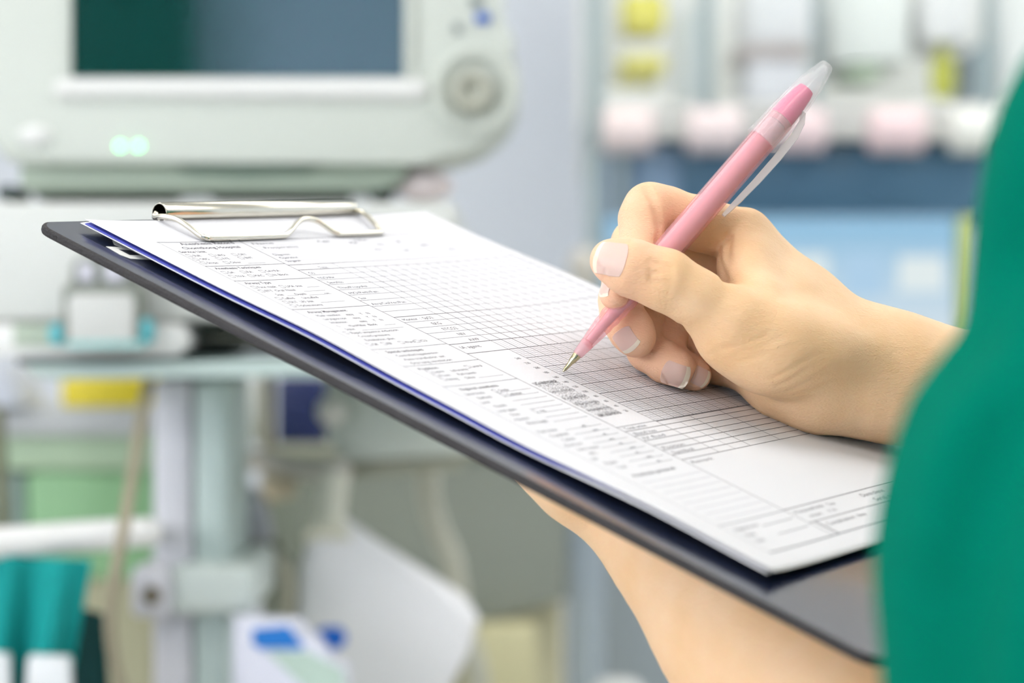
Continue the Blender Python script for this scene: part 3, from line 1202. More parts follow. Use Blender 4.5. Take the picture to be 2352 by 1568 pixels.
# thumb: tip, interphalangeal joint, knuckle, base
th = [H(1404, 598, 809, 7.7), H(1450, 615, 808, 9.4), H(1528, 643, 808, 10.2), H(1600, 685, 809, 9.6), H(1680, 735, 811, 11.2), H(1775, 793, 818, 14.2), H(1880, 832, 830, 15.2), H(1990, 858, 840, 15.5), H(2100, 880, 846, 13), H(2260, 910, 845, 8)]
BF.chain(th[:6], 5, 4)
BF.chain(th[5:], 8, 15)
BF.chain([H(1735, 640, 838, 9), H(1800, 700, 836, 12), H(1890, 775, 838, 13.5), H(1990, 850, 842, 15), H(2120, 880, 846, 12), H(2260, 910, 845, 8)], 10, 12)      # muscle filling the back of the web
BF.chain([H(1600, 775, 871, 8.5), H(1645, 815, 861, 9.2), H(1712, 838, 852, 9)], 8, 3)
BF.chain([H(1690, 720, 868, 9), H(1712, 800, 860, 10.5), H(1770, 850, 850, 12)], 8, 6)                            # palm behind the curled fingers
BF.blob(Pm(1800, 800, 815), (26, 9, 10.5), 10)              # thenar swell
# web between thumb and index
BF.chain([H(1742, 690, 822, 9.5), H(1715, 615, 838, 8.5), (I0, 9)], 10, 6)
FING = {}


def finger(name, pts, k=2.6, km=0.7):
    BF.chain(pts, k, km)
    FING[name] = pts


finger('index', [(I0, 10.5), H(1610, 514, 846, 9.9), H(1530, 487, 842, 9.2), H(1493, 481, 839, 9.6), H(1478, 505, 836, 8.9), H(1474, 548, 832, 7.7), H(1463, 592, 828, 7.8), H(1432, 640, 823, 7.2), H(1412, 676, 819.5, 5.6)])
finger('middle', [(M0, 10.5), H(1580, 575, 864, 9.5), H(1462, 560, 856, 9.2), H(1437, 610, 850, 8.2), H(1424, 690, 840, 7.6), H(1430, 728, 836, 7.9), H(1452, 762, 833.5, 7.9), H(1462, 777, 832, 7.0)])
finger('ring', [(N0, 10.2), H(1600, 660, 874, 9.3), H(1495, 655, 868, 9.0), H(1478, 715, 860, 8.0), H(1474, 778, 850, 7.4), H(1488, 806, 845, 7.3), H(1530, 832, 840, 7.5), H(1556, 845, 838, 6.9)])
finger('little', [(L0, 9.5), H(1620, 745, 872, 8.2), H(1545, 745, 866, 7.8), H(1530, 795, 855, 6.8), H(1545, 828, 849, 6.4), H(1580, 853, 845, 6.3), H(1598, 861, 843.5, 5.8)])
# knuckle creases
def crease(px_pts, width, depth):
    pr = []
    for x, y in px_pts:
        s = BF.project(Pm(x, y, 770), Pm(x, y, 771) - Pm(x, y, 770), 140)
        if s is not None:
            pr.append(s)
    if len(pr) > 1:
        BF.groove(pr, width, depth)


crease(((1486, 434), (1502, 465), (1512, 500), (1516, 535), (1510, 560)), 1.2, 2.6)           # index, inner fold
for pts in (((1489, 600), (1496, 618), (1494, 640)), ((1499, 595), (1510, 615), (1506, 650)), ((1514, 598), (1522, 622), (1516, 655)),
            ((1529, 606), (1534, 628), (1526, 660)), ((1541, 612), (1546, 634), (1536, 668)), ((1497, 628), (1520, 624), (1542, 630)), ((1500, 606), (1520, 608), (1538, 616)), ((1494, 644), (1514, 646), (1530, 652))):
    crease(pts, 0.8, 0.75)
crease(((1672, 545), (1670, 590), (1667, 645)), 1.5, 2.4)                                       # fold of the web
crease(((1640, 560), (1652, 600), (1668, 645)), 1.5, 1.4)
for pts in (((1655, 800), (1700, 795), (1760, 770)), ((1690, 812), (1740, 800), (1790, 775)), ((1790, 885), (1850, 850), (1900, 830)), ((1810, 898), (1870, 870), (1930, 850)),
            ((1830, 905), (1890, 890), (1940, 872)), ((1770, 870), (1830, 838), (1880, 815)), ((1700, 830), (1760, 812))):
    crease(pts, 1.0, 0.4)
crease(((1975, 950), (1982, 970), (1978, 1000)), 1.6, 1.0)                                      # wrist crease
crease(((1560, 800), (1570, 775), (1566, 745)), 1.2, 0.6)
# creases of the supporting wrist
for c_ in ((218, 2.2), (226, 2.0), (233, 1.6)):
    ring = []
    for a in range(20, 150, 8):
        ring.append(Bm(86 - 23 * math.cos(R(a - 10)), c_[0] + 4 * math.cos(R(a * 1.5)), -35 - 24 * math.sin(R(a - 10))))
    BF.groove(ring, 2.2, c_[1] * .5)

Vb, Qb = BF.mesh()
skin = skin_material()
# finger flush attribute
pts_f = np.array([p for f_ in FING.values() for p, r in f_[3:]] + [p for p, r in th[:2]])
flush = np.zeros(len(Vb), 'f')
near = np.where((Vb[:, 0] < 100) & (Vb[:, 1] > 780))[0]
for p in pts_f:
    dd = np.linalg.norm(Vb[near] - p, axis=1)
    flush[near] = np.maximum(flush[near], np.clip(1 - (dd - 6) / 12, 0, 1))
mask = np.clip((Vb[:, 0] - 104) / 16, 0, 1) * (Vb[:, 1] > 780)
body = to_mesh('body', Vb.copy(), Qb, skin, person, 1, mask, 30)
at = body.data.attributes.new('finger_flush', 'FLOAT', 'POINT')
at.data.foreach_set('value', flush * 0.75)

# ---- nails
nail_m = mat('nail', (238, 198, 184), 0.3, spec=0.5, sss=0.2)
nail_t = mat('nail_edge', (250, 230, 208), 0.35, sss=0.2)


def nail(c, tipdir, normal, wid, length, label, free=0.16, curve=0.85, lift=0.25):
    """c: centre on the skin (mm); plate follows the skin below it"""
    n_ = np.asarray(normal, float)
    n_ /= np.linalg.norm(n_)
    t_ = np.asarray(tipdir, float)
    t_ = t_ - n_ * (t_ @ n_)
    t_ /= np.linalg.norm(t_)
    s_ = np.cross(n_, t_)
    NS, NT = 14, 16
    top = []
    hits = []
    for j in range(NT + 1):
        for i in range(NS + 1):
            a = i / NS * 2 - 1
            b_ = j / NT * 2 - 1
            # rounded base and slightly rounded free edge
            b2 = b_
            lim0 = -1 + 0.34 * (1 - math.sqrt(max(0, 1 - (a * .98) ** 2)))
            lim1 = 1 - 0.30 * (1 - math.sqrt(max(0, 1 - (a * .95) ** 2)))
            b2 = lim0 + (lim1 - lim0) * (j / NT)
            q = c + s_ * (a * wid / 2) + t_ * (b2 * length / 2)
            h = BF.project(q + n_ * 9, -n_, 22)
            arch = curve * (a * a) * wid * 0.22 + 0.03 * (b2 + 0.2) ** 2 * length
            ideal = (q - c) @ n_ - arch
            hh = ((h - c) @ n_) if h is not None else ideal
            hits.append((q, max(0.5 * (ideal + hh), hh - 0.08) if hh - ideal > -1.5 else ideal, j / NT, a))
    V_, F_, MI = [], [], []
    for q, hgt, b_, a in hits:
        V_.append(q - n_ * ((q - c) @ n_) + n_ * (hgt + lift))
    for q, hgt, b_, a in hits:
        V_.append(q - n_ * ((q - c) @ n_) + n_ * (hgt + lift - 0.5))
    N1 = (NS + 1) * (NT + 1)
    for j in range(NT):
        for i in range(NS):
            k = j * (NS + 1) + i
            F_.append((k, k + 1, k + NS + 2, k + NS + 1))
            MI.append(1 if (j + .5) / NT > 1 - free - 0.05 * abs((i + .5) / NS * 2 - 1) else 0)
            F_.append((N1 + k, N1 + k + NS + 1, N1 + k + NS + 2, N1 + k + 1))
            MI.append(0)
    edge = [i for i in range(NS)] + [j * (NS + 1) + NS for j in range(NT)] + [NT * (NS + 1) + i for i in range(NS, 0, -1)] + [j * (NS + 1) for j in range(NT, 0, -1)]
    for a, b_ in zip(edge, edge[1:] + edge[:1]):
        F_.append((a, b_, N1 + b_, N1 + a))
        MI.append(1 if a >= NT * (NS + 1) - 1 and b_ >= NT * (NS + 1) - 1 else 0)
    Vw = [Vector((v[0] * .001, v[1] * .001, v[2] * .001 + CAMZ)) for v in V_]
    o = obj('fingernail', (Vw, F_), [nail_m, nail_t], person, label=label, sharp=50)
    for p, mi in zip(o.data.polygons, MI):
        p.material_index = mi
    return o


def skin_at(px, py):
    return BF.project(Pm(px, py, 770), Pm(px, py, 771), 140)


def px_dir(ax, ay, bx, by, z, dz=0.0):
    return Pm(bx, by, z + dz) - Pm(ax, ay, z)


VIEW = np.array([0, -1.0, 0])
nail(skin_at(1402, 590), px_dir(1437, 597, 1366, 583, 800, 3), np.array([-.25, -1, .42]), 12.0, 12.2, 'thumb nail with a pale free edge', 0.10)
c_ = skin_at(1435, 784)
nail(c_, px_dir(1414, 776, 1454, 792, 830, 5), np.array([-.5, -1, -.55]), 8.6, 9.0, 'nail of the middle finger')
nail(skin_at(1552, 862), px_dir(1510, 846, 1584, 872, 835), np.array([.05, -1, -.22]), 8.8, 10.6, 'nail of the ring finger')
nail(skin_at(1609, 866), px_dir(1590, 855, 1624, 872, 840, 4), np.array([.25, -1, -.2]), 6.8, 7.5, 'nail of the little finger')
c_ = BF.project(Pm(1330, 660, 817), np.array([1.0, 0, 0]), 40)
if c_ is not None:
    nail(c_, px_dir(1420, 632, 1410, 680, 815), np.array([-1, -.25, .05]), 6.0, 7.0, 'nail of the index finger', 0.14, lift=0.15)

# ---- scrub top
SF = Field(axis_grid(20, 60, 160, 520, 3.0, 7.0), axis_grid(360, 400, 520, 920, 3.5, 8.0), axis_grid(-420, -170, 130, 300, 3.0, 8.0))
green = mat('scrub_cotton', (0, 114, 92), 1.0, spec=0.04, bump=0.25, bscale=1500, var=0.06, vscale=30)
SF.chain([(shL + np.array([20, 0, 0]), 54), (np.array([312, 642, 118.]), 84), (shR, 64)], 40, 20)
SF.chain([(np.array([312, 642, 112.]), 84), (np.array([318, 640, -280.]), 124)], 40, 40)
# left shoulder and sleeve
SF.chain([(shL + np.array([16, 0, 2]), 56), H(2945, 480, 490, 60.5), H(2880, 780, 492, 61)], 14, 8)
SF.chain([H(2926, 1060, 474, 62), H(2866, 1220, 470, 70), H(2846, 1340, 470, 71), H(2846, 1800, 480, 71), H(2862, 2250, 520, 72)], 12, 6)
SF.chain([(shR, 62), ((elbR + shR) / 2, 58), (elbR * .72 + shR * .28, 60)], 20, 20)
# folds of the sleeve
def fold(px_pts, width, depth):
    pr = []
    for x, y in px_pts:
        q = SF.project(Pm(x, y, 330), Pm(x, y, 331) - Pm(x, y, 330), 240)
        if q is not None:
            pr.append(q)
    if len(pr) > 1:
        SF.groove(pr, width, depth)


fold(((2560, 260), (2420, 430), (2320, 600), (2262, 740), (2240, 800)), 10, 8)
fold(((2640, 420), (2500, 560), (2390, 690), (2290, 840), (2220, 960), (2170, 1080), (2140, 1220)), 8, -4.5)
fold(((2620, 620), (2480, 800), (2360, 960), (2270, 1110), (2210, 1280), (2180, 1480), (2170, 1700)), 12, 9)
fold(((2640, 860), (2500, 1080), (2420, 1300), (2380, 1600)), 12, -6)
fold(((2700, 1060), (2600, 1300), (2560, 1600)), 10, 7)
Vs, Qs = SF.mesh()
top = to_mesh('scrub_top', Vs, Qs, green, person, 2)
TF = Field(axis_grid(60, 200, 440, 560, 10, 16), axis_grid(380, 450, 830, 900, 10, 16), axis_grid(-1180, -1150, -260, -160, 12, 16))
for sx, sy in ((-50, -68), (50, 68)):
    TF.chain([(np.array([318 + sx, 640 + sy, -320.]), 92), (np.array([318 + sx * 1.05, 640 + sy * 1.05, -700.]), 76), (np.array([318 + sx * 1.1, 640 + sy * 1.1, -1100.]), 66)], 30, 50)
Vt, Qt = TF.mesh()
to_mesh('scrub_trousers', Vt, Qt, green, person, 2)

# ------------------------------------------------------------------ background: anaesthesia workstation on the left
casing = mat('casing_plastic', (205, 211, 202), 0.45, var=0.015, vscale=20)
casing_dk = mat('casing_grey_green', (176, 190, 172), 0.5)
dark = mat('gap_shade', (62, 76, 72), 0.6)
metal_gr = mat('painted_steel', (190, 208, 203), 0.4)
white_pl = mat('white_plastic', (232, 233, 230), 0.4)
screen_m = bpy.data.materials.new('screen_glass')
screen_m.use_nodes = True
b = screen_m.node_tree.nodes['Principled BSDF']
b.inputs['Base Color'].default_value = srgb(14, 66, 62)  # green reflection on the dark glass is put into the base colour
b.inputs['Roughness'].default_value = 0.08
b.inputs['Coat Weight'].default_value = 1.0
b.inputs['Coat IOR'].default_value = 2.6
b.inputs['Coat Roughness'].default_value = 0.04

DM = 1.65
mon = thing('anesthesia_monitor', 'large pale grey monitor with a dark screen and round dial, on the machine at left', 'monitor', P(560, 452, DM + 0.08))
bm = BM()
ol = [(-30, -430), (1110, -430), (1150, -400), (1156, 40), (1164, 100), (1186, 140), (1196, 195), (1188, 250), (1160, 300), (1110, 340), (1050, 362), (960, 374), (500, 372), (60, 376), (14, 366), (-14, 340), (-30, 300)]
add_prism(bm, ol, DM, 0.11, 0.006, 3)
obj('casing', bm, casing, mon, sharp=30)
bm = BM()
pbox(bm, 166, -380, 926, 176, DM - 0.0008, 0.006)
obj('screen', bm, screen_m, mon, smooth=False, label='dark glass screen')
bm = BM()
for x0, y0, x1, y1 in ((140, -410, 164, 182), (928, -410, 952, 182), (140, -410, 952, -382)):
    pbox(bm, x0, y0, x1, y1, DM - 0.004, 0.006, 0.0015)
obj('bezel', bm, casing, mon)
bm = BM()
add_tube(bm, [P(150, 204, DM + 0.001), P(960, 206, DM + 0.001)], 0.0082, 20)
add_ball(bm, P(150, 204, DM + 0.001), 0.0082)
add_ball(bm, P(960, 206, DM + 0.001), 0.0082)
obj('ledge', bm, white_pl, mon, label='rounded ledge under the screen')
kc = P(1092, 208, DM)
bm = BM()
add_lathe(bm, [(0.001, 0.0), (0.001, 0.019), (-0.004, 0.0225), (-0.007, 0.027), (-0.006, 0.0305), (0.001, 0.0325), (0.004, 0.0325)], kc, (0, 1, 0), 48)
dial = obj('dial_ring', bm, casing, mon)
bm = BM()
add_lathe(bm, [(0.0, 0.0165), (-0.012, 0.0155), (-0.016, 0.0135), (-0.0175, 0.0105), (-0.011, 0.006), (-0.0095, 0.0)], kc + Vector((-0.002, 0, -0.0015)), (0, 1, 0), 40)
obj('rotary_knob', bm, mat('knob_grey', (182, 184, 170), 0.4), dial)
bm = BM()
pbox(bm, 1092, 29, 1126, 52, DM - 0.004, 0.006, 0.0015)
obj('button', bm, mat('button_blue', (28, 92, 190), 0.4), mon, label='blue button')
for (x, y, w_, h_) in ((1050, 64, 20, 22), (1095, 2, 30, 22), (1050, -60, 24, 24), (1100, -70, 30, 22)):
    bm = BM()
    pbox(bm, x - w_ / 2, y - h_ / 2, x + w_ / 2, y + h_ / 2, DM - 0.003, 0.005, 0.001)
    obj('button', bm, mat('button_grey', (132, 142, 140), 0.5), mon, label='small grey button')
bm = BM()
add_ball(bm, P(82, 312, DM), 0.0125, 0.006, 0.0075)
obj('push_button', bm, white_pl, mon, label='oval white push button')
led_m = mat('led_green', (150, 235, 170), 0.4, emit=(90, 235, 140), estr=9)
for x in (276, 318):
    bm = BM()
    add_ball(bm, P(x, 335, DM - 0.0006), 0.0022, 0.0016, 0.0022, 16)
    obj('indicator_light', bm, led_m, mon, label='green indicator light')
# skirt below the front, set back
bm = BM()
add_prism(bm, [(48, 360), (940, 360), (930, 405), (905, 428), (860, 436), (60, 440), (44, 420)], DM + 0.02, 0.09, 0.003)
obj('base', bm, casing_dk, mon, label='grey green base of the monitor')
bm = BM()
add_prism(bm, [(400, 386), (470, 376), (640, 374), (740, 384), (700, 400), (560, 408), (440, 402)], DM + 0.017, 0.006, 0.002)
obj('recess_shade_patch', bm, mat('recess_shade', (128, 146, 132), 0.5), mon)  # raised patch, darker colour stands in for the shade of a handle recess
for x in (15, 870):
    bm = BM()
    pbox(bm, x - 26, 425, x + 26, 458, DM + 0.03, 0.05, 0.004)
    obj('foot', bm, dark, mon)
for x in (240, 640):
    bm = BM()
    pbox(bm, x - 160, 434, x + 160, 458, DM + 0.045, 0.04, 0.003)
    obj('foot', bm, dark, mon)
bm = BM()
add_ball(bm, P(975, 432, DM + 0.05), 0.024, 0.03, 0.0125)
add_ball(bm, P(845, 444, DM + 0.06), 0.012, 0.012, 0.006)
bundle = BM()
add_ball(bundle, P(972, 426, DM + 0.05), 0.0225, 0.02, 0.0125)
add_ball(bundle, P(948, 432, DM + 0.045), 0.012, 0.014, 0.009)
bm.free()
obj('gauze_bundle', bundle, mat('gauze_pink', (254, 240, 238), 0.9), label='pale pink gauze bundle behind the base of the monitor', cat='gauze')

DB = 1.6
mach = thing('anesthesia_machine', 'white anaesthesia machine carrying the monitor, with a shelf and a column below', 'medical machine', (P(440, 784, DB).x, DB + 0.25, 0.0))
bm = BM()
pbox(bm, -190, 463, 1050, 738, DB, 0.42, 0.006, 3)
obj('housing', bm, mat('housing_white', (214, 217, 212), 0.45, var=0.015, vscale=15), mach)
bm = BM()
add_prism(bm, [(-190, 742), (400, 742), (424, 752), (434, 776), (428, 800), (404, 818), (-190, 818)], DB - 0.012, 0.4, 0.003)
dru = obj('drawer_unit', bm, white_pl, mach)
bm = BM()
pbox(bm, 30, 742, 150, 796, DB - 0.0135, 0.004, 0.001)
obj('drawer_panel', bm, casing_dk, dru)
bm = BM()
pbox(bm, 430, 738, 1040, 806, DB + 0.05, 0.3)
obj('recess_panel', bm, mat('recess_olive', (118, 124, 108), 0.6), mach)
bm = BM()
pbox(bm, 440, 770, 1040, 784, DB + 0.03, 0.02, 0.002)
obj('recess_rail', bm, mat('recess_rail', (146, 146, 128), 0.6), mach)
bm = BM()
add_prism(bm, [(40, 822), (430, 819), (1040, 800), (1040, 812), (430, 834), (40, 838)], DB - 0.004, 0.36)
obj('gap_shade_strip', bm, dark, mach, label='dark strip painted as the shade under the drawer')  # solid strip, its dark colour stands in for shade below the drawer
bm = BM()
add_prism(bm, [(56, 838), (430, 832), (1080, 808), (1080, 862), (430, 866), (120, 872), (70, 862)], DB - 0.015, 0.4, 0.004)
obj('shelf', bm, metal_gr, mach, label='pale grey green shelf')
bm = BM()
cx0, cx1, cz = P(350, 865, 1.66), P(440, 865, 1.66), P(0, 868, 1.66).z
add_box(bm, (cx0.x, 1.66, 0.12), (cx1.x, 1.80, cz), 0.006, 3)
obj('column', bm, mat('column_lilac_tint', (218, 218, 224), 0.35), mach, label='left face of the column with a painted lilac reflection tint')  # two faces of one grey column, reflected tints painted into their colours
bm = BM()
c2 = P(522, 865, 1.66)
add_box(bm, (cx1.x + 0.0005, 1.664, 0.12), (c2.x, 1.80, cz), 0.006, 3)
obj('column_right_face', bm, mat('column_green_tint', (196, 213, 208), 0.35), mach, label='right face of the column with a painted green reflection tint')
bm = BM()
add_box(bm, (cx0.x - 0.22, 1.5, 0.06), (c2.x + 0.25, 2.0, 0.12), 0.01)
obj('trolley_base', bm, casing_dk, mach)
for sx in (cx0.x - 0.18, c2.x + 0.2):
    for sy in (1.55, 1.95):
        bm = BM()
        add_lathe(bm, [(-0.015, 0), (-0.015, 0.028), (0.015, 0.028), (0.015, 0)], (sx, sy, 0.03), (1, 0, 0), 20)
        obj('caster', bm, dark, mach)
clampm = mat('clamp_grey', (208, 218, 213), 0.4)
bm = BM()
pbox(bm, 385, 1296, 582, 1412, 1.64, 0.17, 0.008, 3)
clp = obj('clamp', bm, clampm, mach)
bm = BM()
pbox(bm, 300, 1302, 392, 1420, 1.632, 0.06, 0.006, 3)
obj('clamp_block', bm, mat('clamp_lilac', (212, 212, 218), 0.4), clp)
bm = BM()
add_lathe(bm, [(0, 0), (-0.006, 0.006), (0.0, 0.0072), (0.002, 0.0072)], P(348, 1367, 1.632), (0, 1, 0), 20)
obj('clamp_screw', bm, mat('screw_brown', (124, 116, 98), 0.5), clp)

smod = thing('sampling_module', 'small grey framed box with turquoise clips on the front of the machine', 'sampling module', P(232, 790, DB - 0.03))
frm = mat('module_frame', (128, 134, 124), 0.5)
bm = BM()
add_prism(bm, [(162, 655), (162, 612), (174, 594), (200, 586), (262, 586), (290, 596), (302, 616), (302, 655)], DB - 0.0360, 0.02, 0.002)
upf = obj('upper_frame', bm, frm, smod)
for x0, x1 in ((178, 216), (240, 288)):
    bm = BM()
    pbox(bm, x0, 604, x1, 648, DB - 0.0375, 0.004, 0.001)
    obj('window', bm, mat('module_window', (206, 206, 216), 0.4), upf)
bm = BM()
add_prism(bm, [(140, 772), (140, 668), (150, 652), (312, 652), (324, 668), (324, 772), (312, 790), (152, 790)], DB - 0.0440, 0.029, 0.003)
obj('lower_frame', bm, frm, smod)
bm = BM()
add_prism(bm, [(158, 784), (154, 690), (166, 674), (300, 674), (308, 690), (306, 784), (290, 796), (172, 796)], DB - 0.0470, 0.01, 0.002)
obj('face_plate', bm, mat('module_face', (204, 206, 202), 0.45), smod)
tq = mat('turquoise_plastic', (92, 186, 196), 0.35)
for x0, x1, y0, y1 in ((110, 148, 742, 792), (306, 346, 730, 790)):
    bm = BM()
    pbox(bm, x0, y0, x1, y1, DB - 0.0420, 0.024, 0.004, 3)
    obj('clip', bm, tq, smod, label='turquoise clip')
bm = BM()
pbox(bm, 150, 782, 330, 800, DB - 0.0485, 0.02, 0.002)
obj('clip_bar', bm, mat('turquoise_pale', (152, 200, 198), 0.35), smod, label='pale turquoise bar')

# ------------------------------------------------------------------ lower left: rail, cloths, cable, boxes
rail_m = mat('rail_white', (240, 240, 238), 0.3)
rail = thing('white_rail', 'white horizontal push bar beside the column, cloth hanging from it', 'rail', P(140, 1275, 1.56))
bm = BM()
add_tube(bm, [P(-260, 1266, 1.5), P(268, 1226, 1.56)], 0.0107, 18)
obj('bar', bm, rail_m, rail)
bm = BM()
add_tube(bm, [P(276, 1226, 1.562), P(284, 1225, 1.564), P(340, 1221, 1.575), P(356, 1220, 1.58)], [0.0085, 0.0102, 0.0102, 0.008], 18)
obj('end_grip', bm, rail_m, rail)
bm = BM()
add_tube(bm, [P(340, 1221, 1.576), P(349, 1221, 1.6585)], 0.007, 12)
obj('bracket', bm, clampm, rail)


def cloth(pts_top, pts_bot, D, amp, nfold, ph, nu=40, nv=30, thick=0.0016):
    V, F = [], []
    for j in range(nv + 1):
        t = j / nv
        for i in range(nu + 1):
            s = i / nu
            x = (pts_top[0][0] * (1 - s) + pts_top[1][0] * s) * (1 - t) + (pts_bot[0][0] * (1 - s) + pts_bot[1][0] * s) * t
            y = (pts_top[0][1] * (1 - s) + pts_top[1][1] * s) * (1 - t) + (pts_bot[0][1] * (1 - s) + pts_bot[1][1] * s) * t
            dd = D + amp * (0.3 + t) * math.sin(nfold * 6.28 * s + ph + 1.3 * t)
            V.append(P(x, y, dd))
    for j in range(nv):
        for i in range(nu):
            k = j * (nu + 1) + i
            F.append((k, k + 1, k + nu + 2, k + nu + 1))
    return V, F


teal = mat('cloth_teal', (0, 150, 146), 0.85, bump=0.2, bscale=900)
teal_d = mat('cloth_dark_teal', (4, 62, 62), 0.85, bump=0.2, bscale=900)
tcl = o = obj('teal_cloth', cloth(((-60, 1272), (212, 1284)), ((-60, 1700), (140, 1700)), 1.53, 0.012, 2.2, 0.6), teal, label='teal cloth hanging from the white bar at lower left', cat='cloth')
o.modifiers.new('t', 'SOLIDIFY').thickness = 0.002
o = obj('dark_cloth', cloth(((140, 1380), (240, 1410)), ((60, 1720), (262, 1720)), 1.6, 0.008, 1.2, 0.2), teal_d, label='very dark green cloth hanging behind the teal cloth', cat='cloth')
o.modifiers.new('t', 'SOLIDIFY').thickness = 0.002
for x0, x1, y0, lab in ((62, 158, 1506, 'white patch on the teal cloth'), (-60, 18, 1500, 'white patch at the edge of the teal cloth')):
    bm = BM()
    add_prism(bm, [(x0 + 6, y0), (x1 - 4, y0 + 4), (x1, y0 + 16), (x1 + 4, 1640), (x0 - 6, 1640), (x0, y0 + 10)], 1.505, 0.012, 0.001)
    obj('white_patch', bm, mat('card_white', (226, 230, 232), 0.5), tcl, label=lab)
bm = BM()
add_tube(bm, smooth_path([P(343, 876, 1.62), P(330, 930, 1.6), P(312, 1040, 1.56), P(290, 1180, 1.5), P(268, 1300, 1.49), P(254, 1400, 1.5), P(260, 1500, 1.52), P(296, 1640, 1.55), P(330, 1800, 1.6)], 8), 0.0042, 14)
obj('cable', bm, mat('cable_beige', (158, 150, 128), 0.5), label='beige cable hanging in front of the white bar', cat='cable')
bm = BM()
add_tube(bm, smooth_path([P(-6, 940, 1.9), P(-2, 1060, 1.88), P(6, 1180, 1.87), P(0, 1300, 1.9)], 8), 0.006, 14)
obj('cable', bm, mat('cable_olive', (128, 130, 104), 0.5), label='olive cable at the left edge of the photo', cat='cable')

DC = 2.05
cart = thing('supply_cart', 'grey supply cart with a green front behind the column at left', 'cart', (P(150, 784, DC).x, DC + 0.2, 0))
bm = BM()
pbox(bm, -260, 936, 335, 1002, DC, 0.35, 0.006)
obj('cart_top', bm, mat('cart_grey', (198, 202, 204), 0.45), cart)
bm = BM()
pbox(bm, -240, 1000, 345, 1080, DC + 0.012, 0.33, 0.004)
obj('drawer', bm, mat('cart_green_pale', (180, 204, 174), 0.5), cart, label='pale green upper drawer')
bm = BM()
pbox(bm, 60, 1082, 350, 1330, DC + 0.014, 0.33, 0.006)
obj('drawer', bm, mat('cart_green', (144, 190, 142), 0.5), cart, label='green lower drawer')
bm = BM()
pbox(bm, -240, 1082, 58, 1330, DC + 0.02, 0.3, 0.006)
obj('side_panel', bm, mat('cart_blue_grey', (146, 166, 158), 0.5), cart)
bm = BM()
add_box(bm, (P(-230, 0, DC).x, DC + 0.02, 0.02), (P(340, 0, DC).x, DC + 0.33, P(0, 1330, DC).z), 0.006)
obj('lower_body', bm, mat('cart_tan', (178, 176, 146), 0.5), cart)
bm = BM()
pbox(bm, 140, 868, 332, 936, DC + 0.01, 0.16, 0.004)
obj('yellow_box', bm, mat('box_yellow', (240, 220, 60), 0.5), label='yellow box on top of the supply cart', cat='box')
bm = BM()
add_prism(bm, [(-200, 935), (-190, 838), (-8, 838), (26, 880), (44, 935)], DC - 0.03, 0.12, 0.006)
obj('white_bag', bm, mat('bag_lilac', (216, 222, 234), 0.6), label='pale lilac bag on the left end of the supply cart', cat='bag')

# ------------------------------------------------------------------ between the column and the clipboard
D2 = 2.2
back = thing('storage_cabinet', 'dark olive grey storage cabinet behind the tubes, below the clipboard', 'cabinet', (P(940, 784, D2 + .25).x, D2 + 0.5, 0))
bm = BM()
add_prism(bm, [(596, 1046), (1302, 1046), (1302, 1376), (1100, 1432), (596, 1560)], D2 + 0.2, 0.4, 0.004)
obj('cabinet_body', bm, mat('cabinet_olive', (150, 156, 146), 0.55, var=0.05, vscale=3), back)
bm = BM()
add_box(bm, (P(600, 0, D2 + .2).x, D2 + 0.28, 0.02), (P(1296, 0, D2 + .2).x, D2 + 0.6, P(0, 1400, D2 + .2).z), 0.004)
obj('lower_body', bm, mat('cabinet_cream', (214, 210, 176), 0.6), back)
bm = BM()
pbox(bm, 600, 1020, 1310, 1048, D2 + 0.19, 0.42, 0.004)
obj('cabinet_top', bm, mat('cabinet_top', (176, 178, 160), 0.5), back)
bm = BM()
pbox(bm, 1096, 1436, 1232, 1640, D2 + 0.16, 0.035, 0.003)
obj('cream_box', bm, mat('box_cream', (220, 214, 172), 0.6), label='cream box below the dark cabinet, right of the white bag', cat='box')
bm = BM()
pbox(bm, 634, 866, 746, 1021, D2 + 0.2, 0.1, 0.004)
obj('navy_box', bm, mat('box_navy', (32, 44, 92), 0.5), label='navy blue box behind the column, under the shelf', cat='box')
bm = BM()
add_tube(bm, [P(614, 840, D2 - .2), P(616, 1160, D2 - .2)], 0.0055, 14)
obj('steel_post', bm, mat('post_tan', (150, 144, 118), 0.4), label='thin tan post beside the navy box', cat='post')
bm = BM()
pbox(bm, 520, 870, 600, 1021, D2 + 0.21, 0.05, 0.003)
obj('pale_box', bm, mat('panel_pale', (206, 210, 204), 0.5), label='pale box on the dark cabinet between the column and the tan post', cat='box')
D3 = 1.85
vent = thing('breathing_unit', 'pale grey machine block with a round white knob, right of the navy box', 'breathing unit', P(880, 1090, D3 + .06))
bm = BM()
add_prism(bm, [(748, 1010), (748, 862), (1100, 862), (1180, 1000), (1060, 1046), (790, 1062)], D3, 0.16, 0.006)
obj('block', bm, mat('unit_grey', (216, 223, 213), 0.45), vent)
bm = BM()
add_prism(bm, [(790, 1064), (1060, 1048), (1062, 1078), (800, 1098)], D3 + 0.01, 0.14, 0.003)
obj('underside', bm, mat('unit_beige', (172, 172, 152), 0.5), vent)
bm = BM()
add_ball(bm, P(760, 944, D3 - 0.03), 0.0118, 0.01, 0.0118)
obj('knob', bm, mat('knob_white', (222, 220, 212), 0.35), vent, label='round white knob')
bm = BM()
add_tube(bm, smooth_path([P(470, 1046, 1.9), P(600, 1058, 1.87), P(700, 1074, 1.84), P(768, 1082, 1.82)], 6), 0.0092, 16)
add_ball(bm, P(772, 1084, 1.82), 0.0125, 0.0125, 0.0125)
arm = thing('support_arm', 'beige horizontal arm with a round joint, right of the column', 'support arm', P(640, 1095, 1.85))
obj('arm_tube', bm, mat('arm_beige', (216, 210, 198), 0.4), arm)
bm = BM()
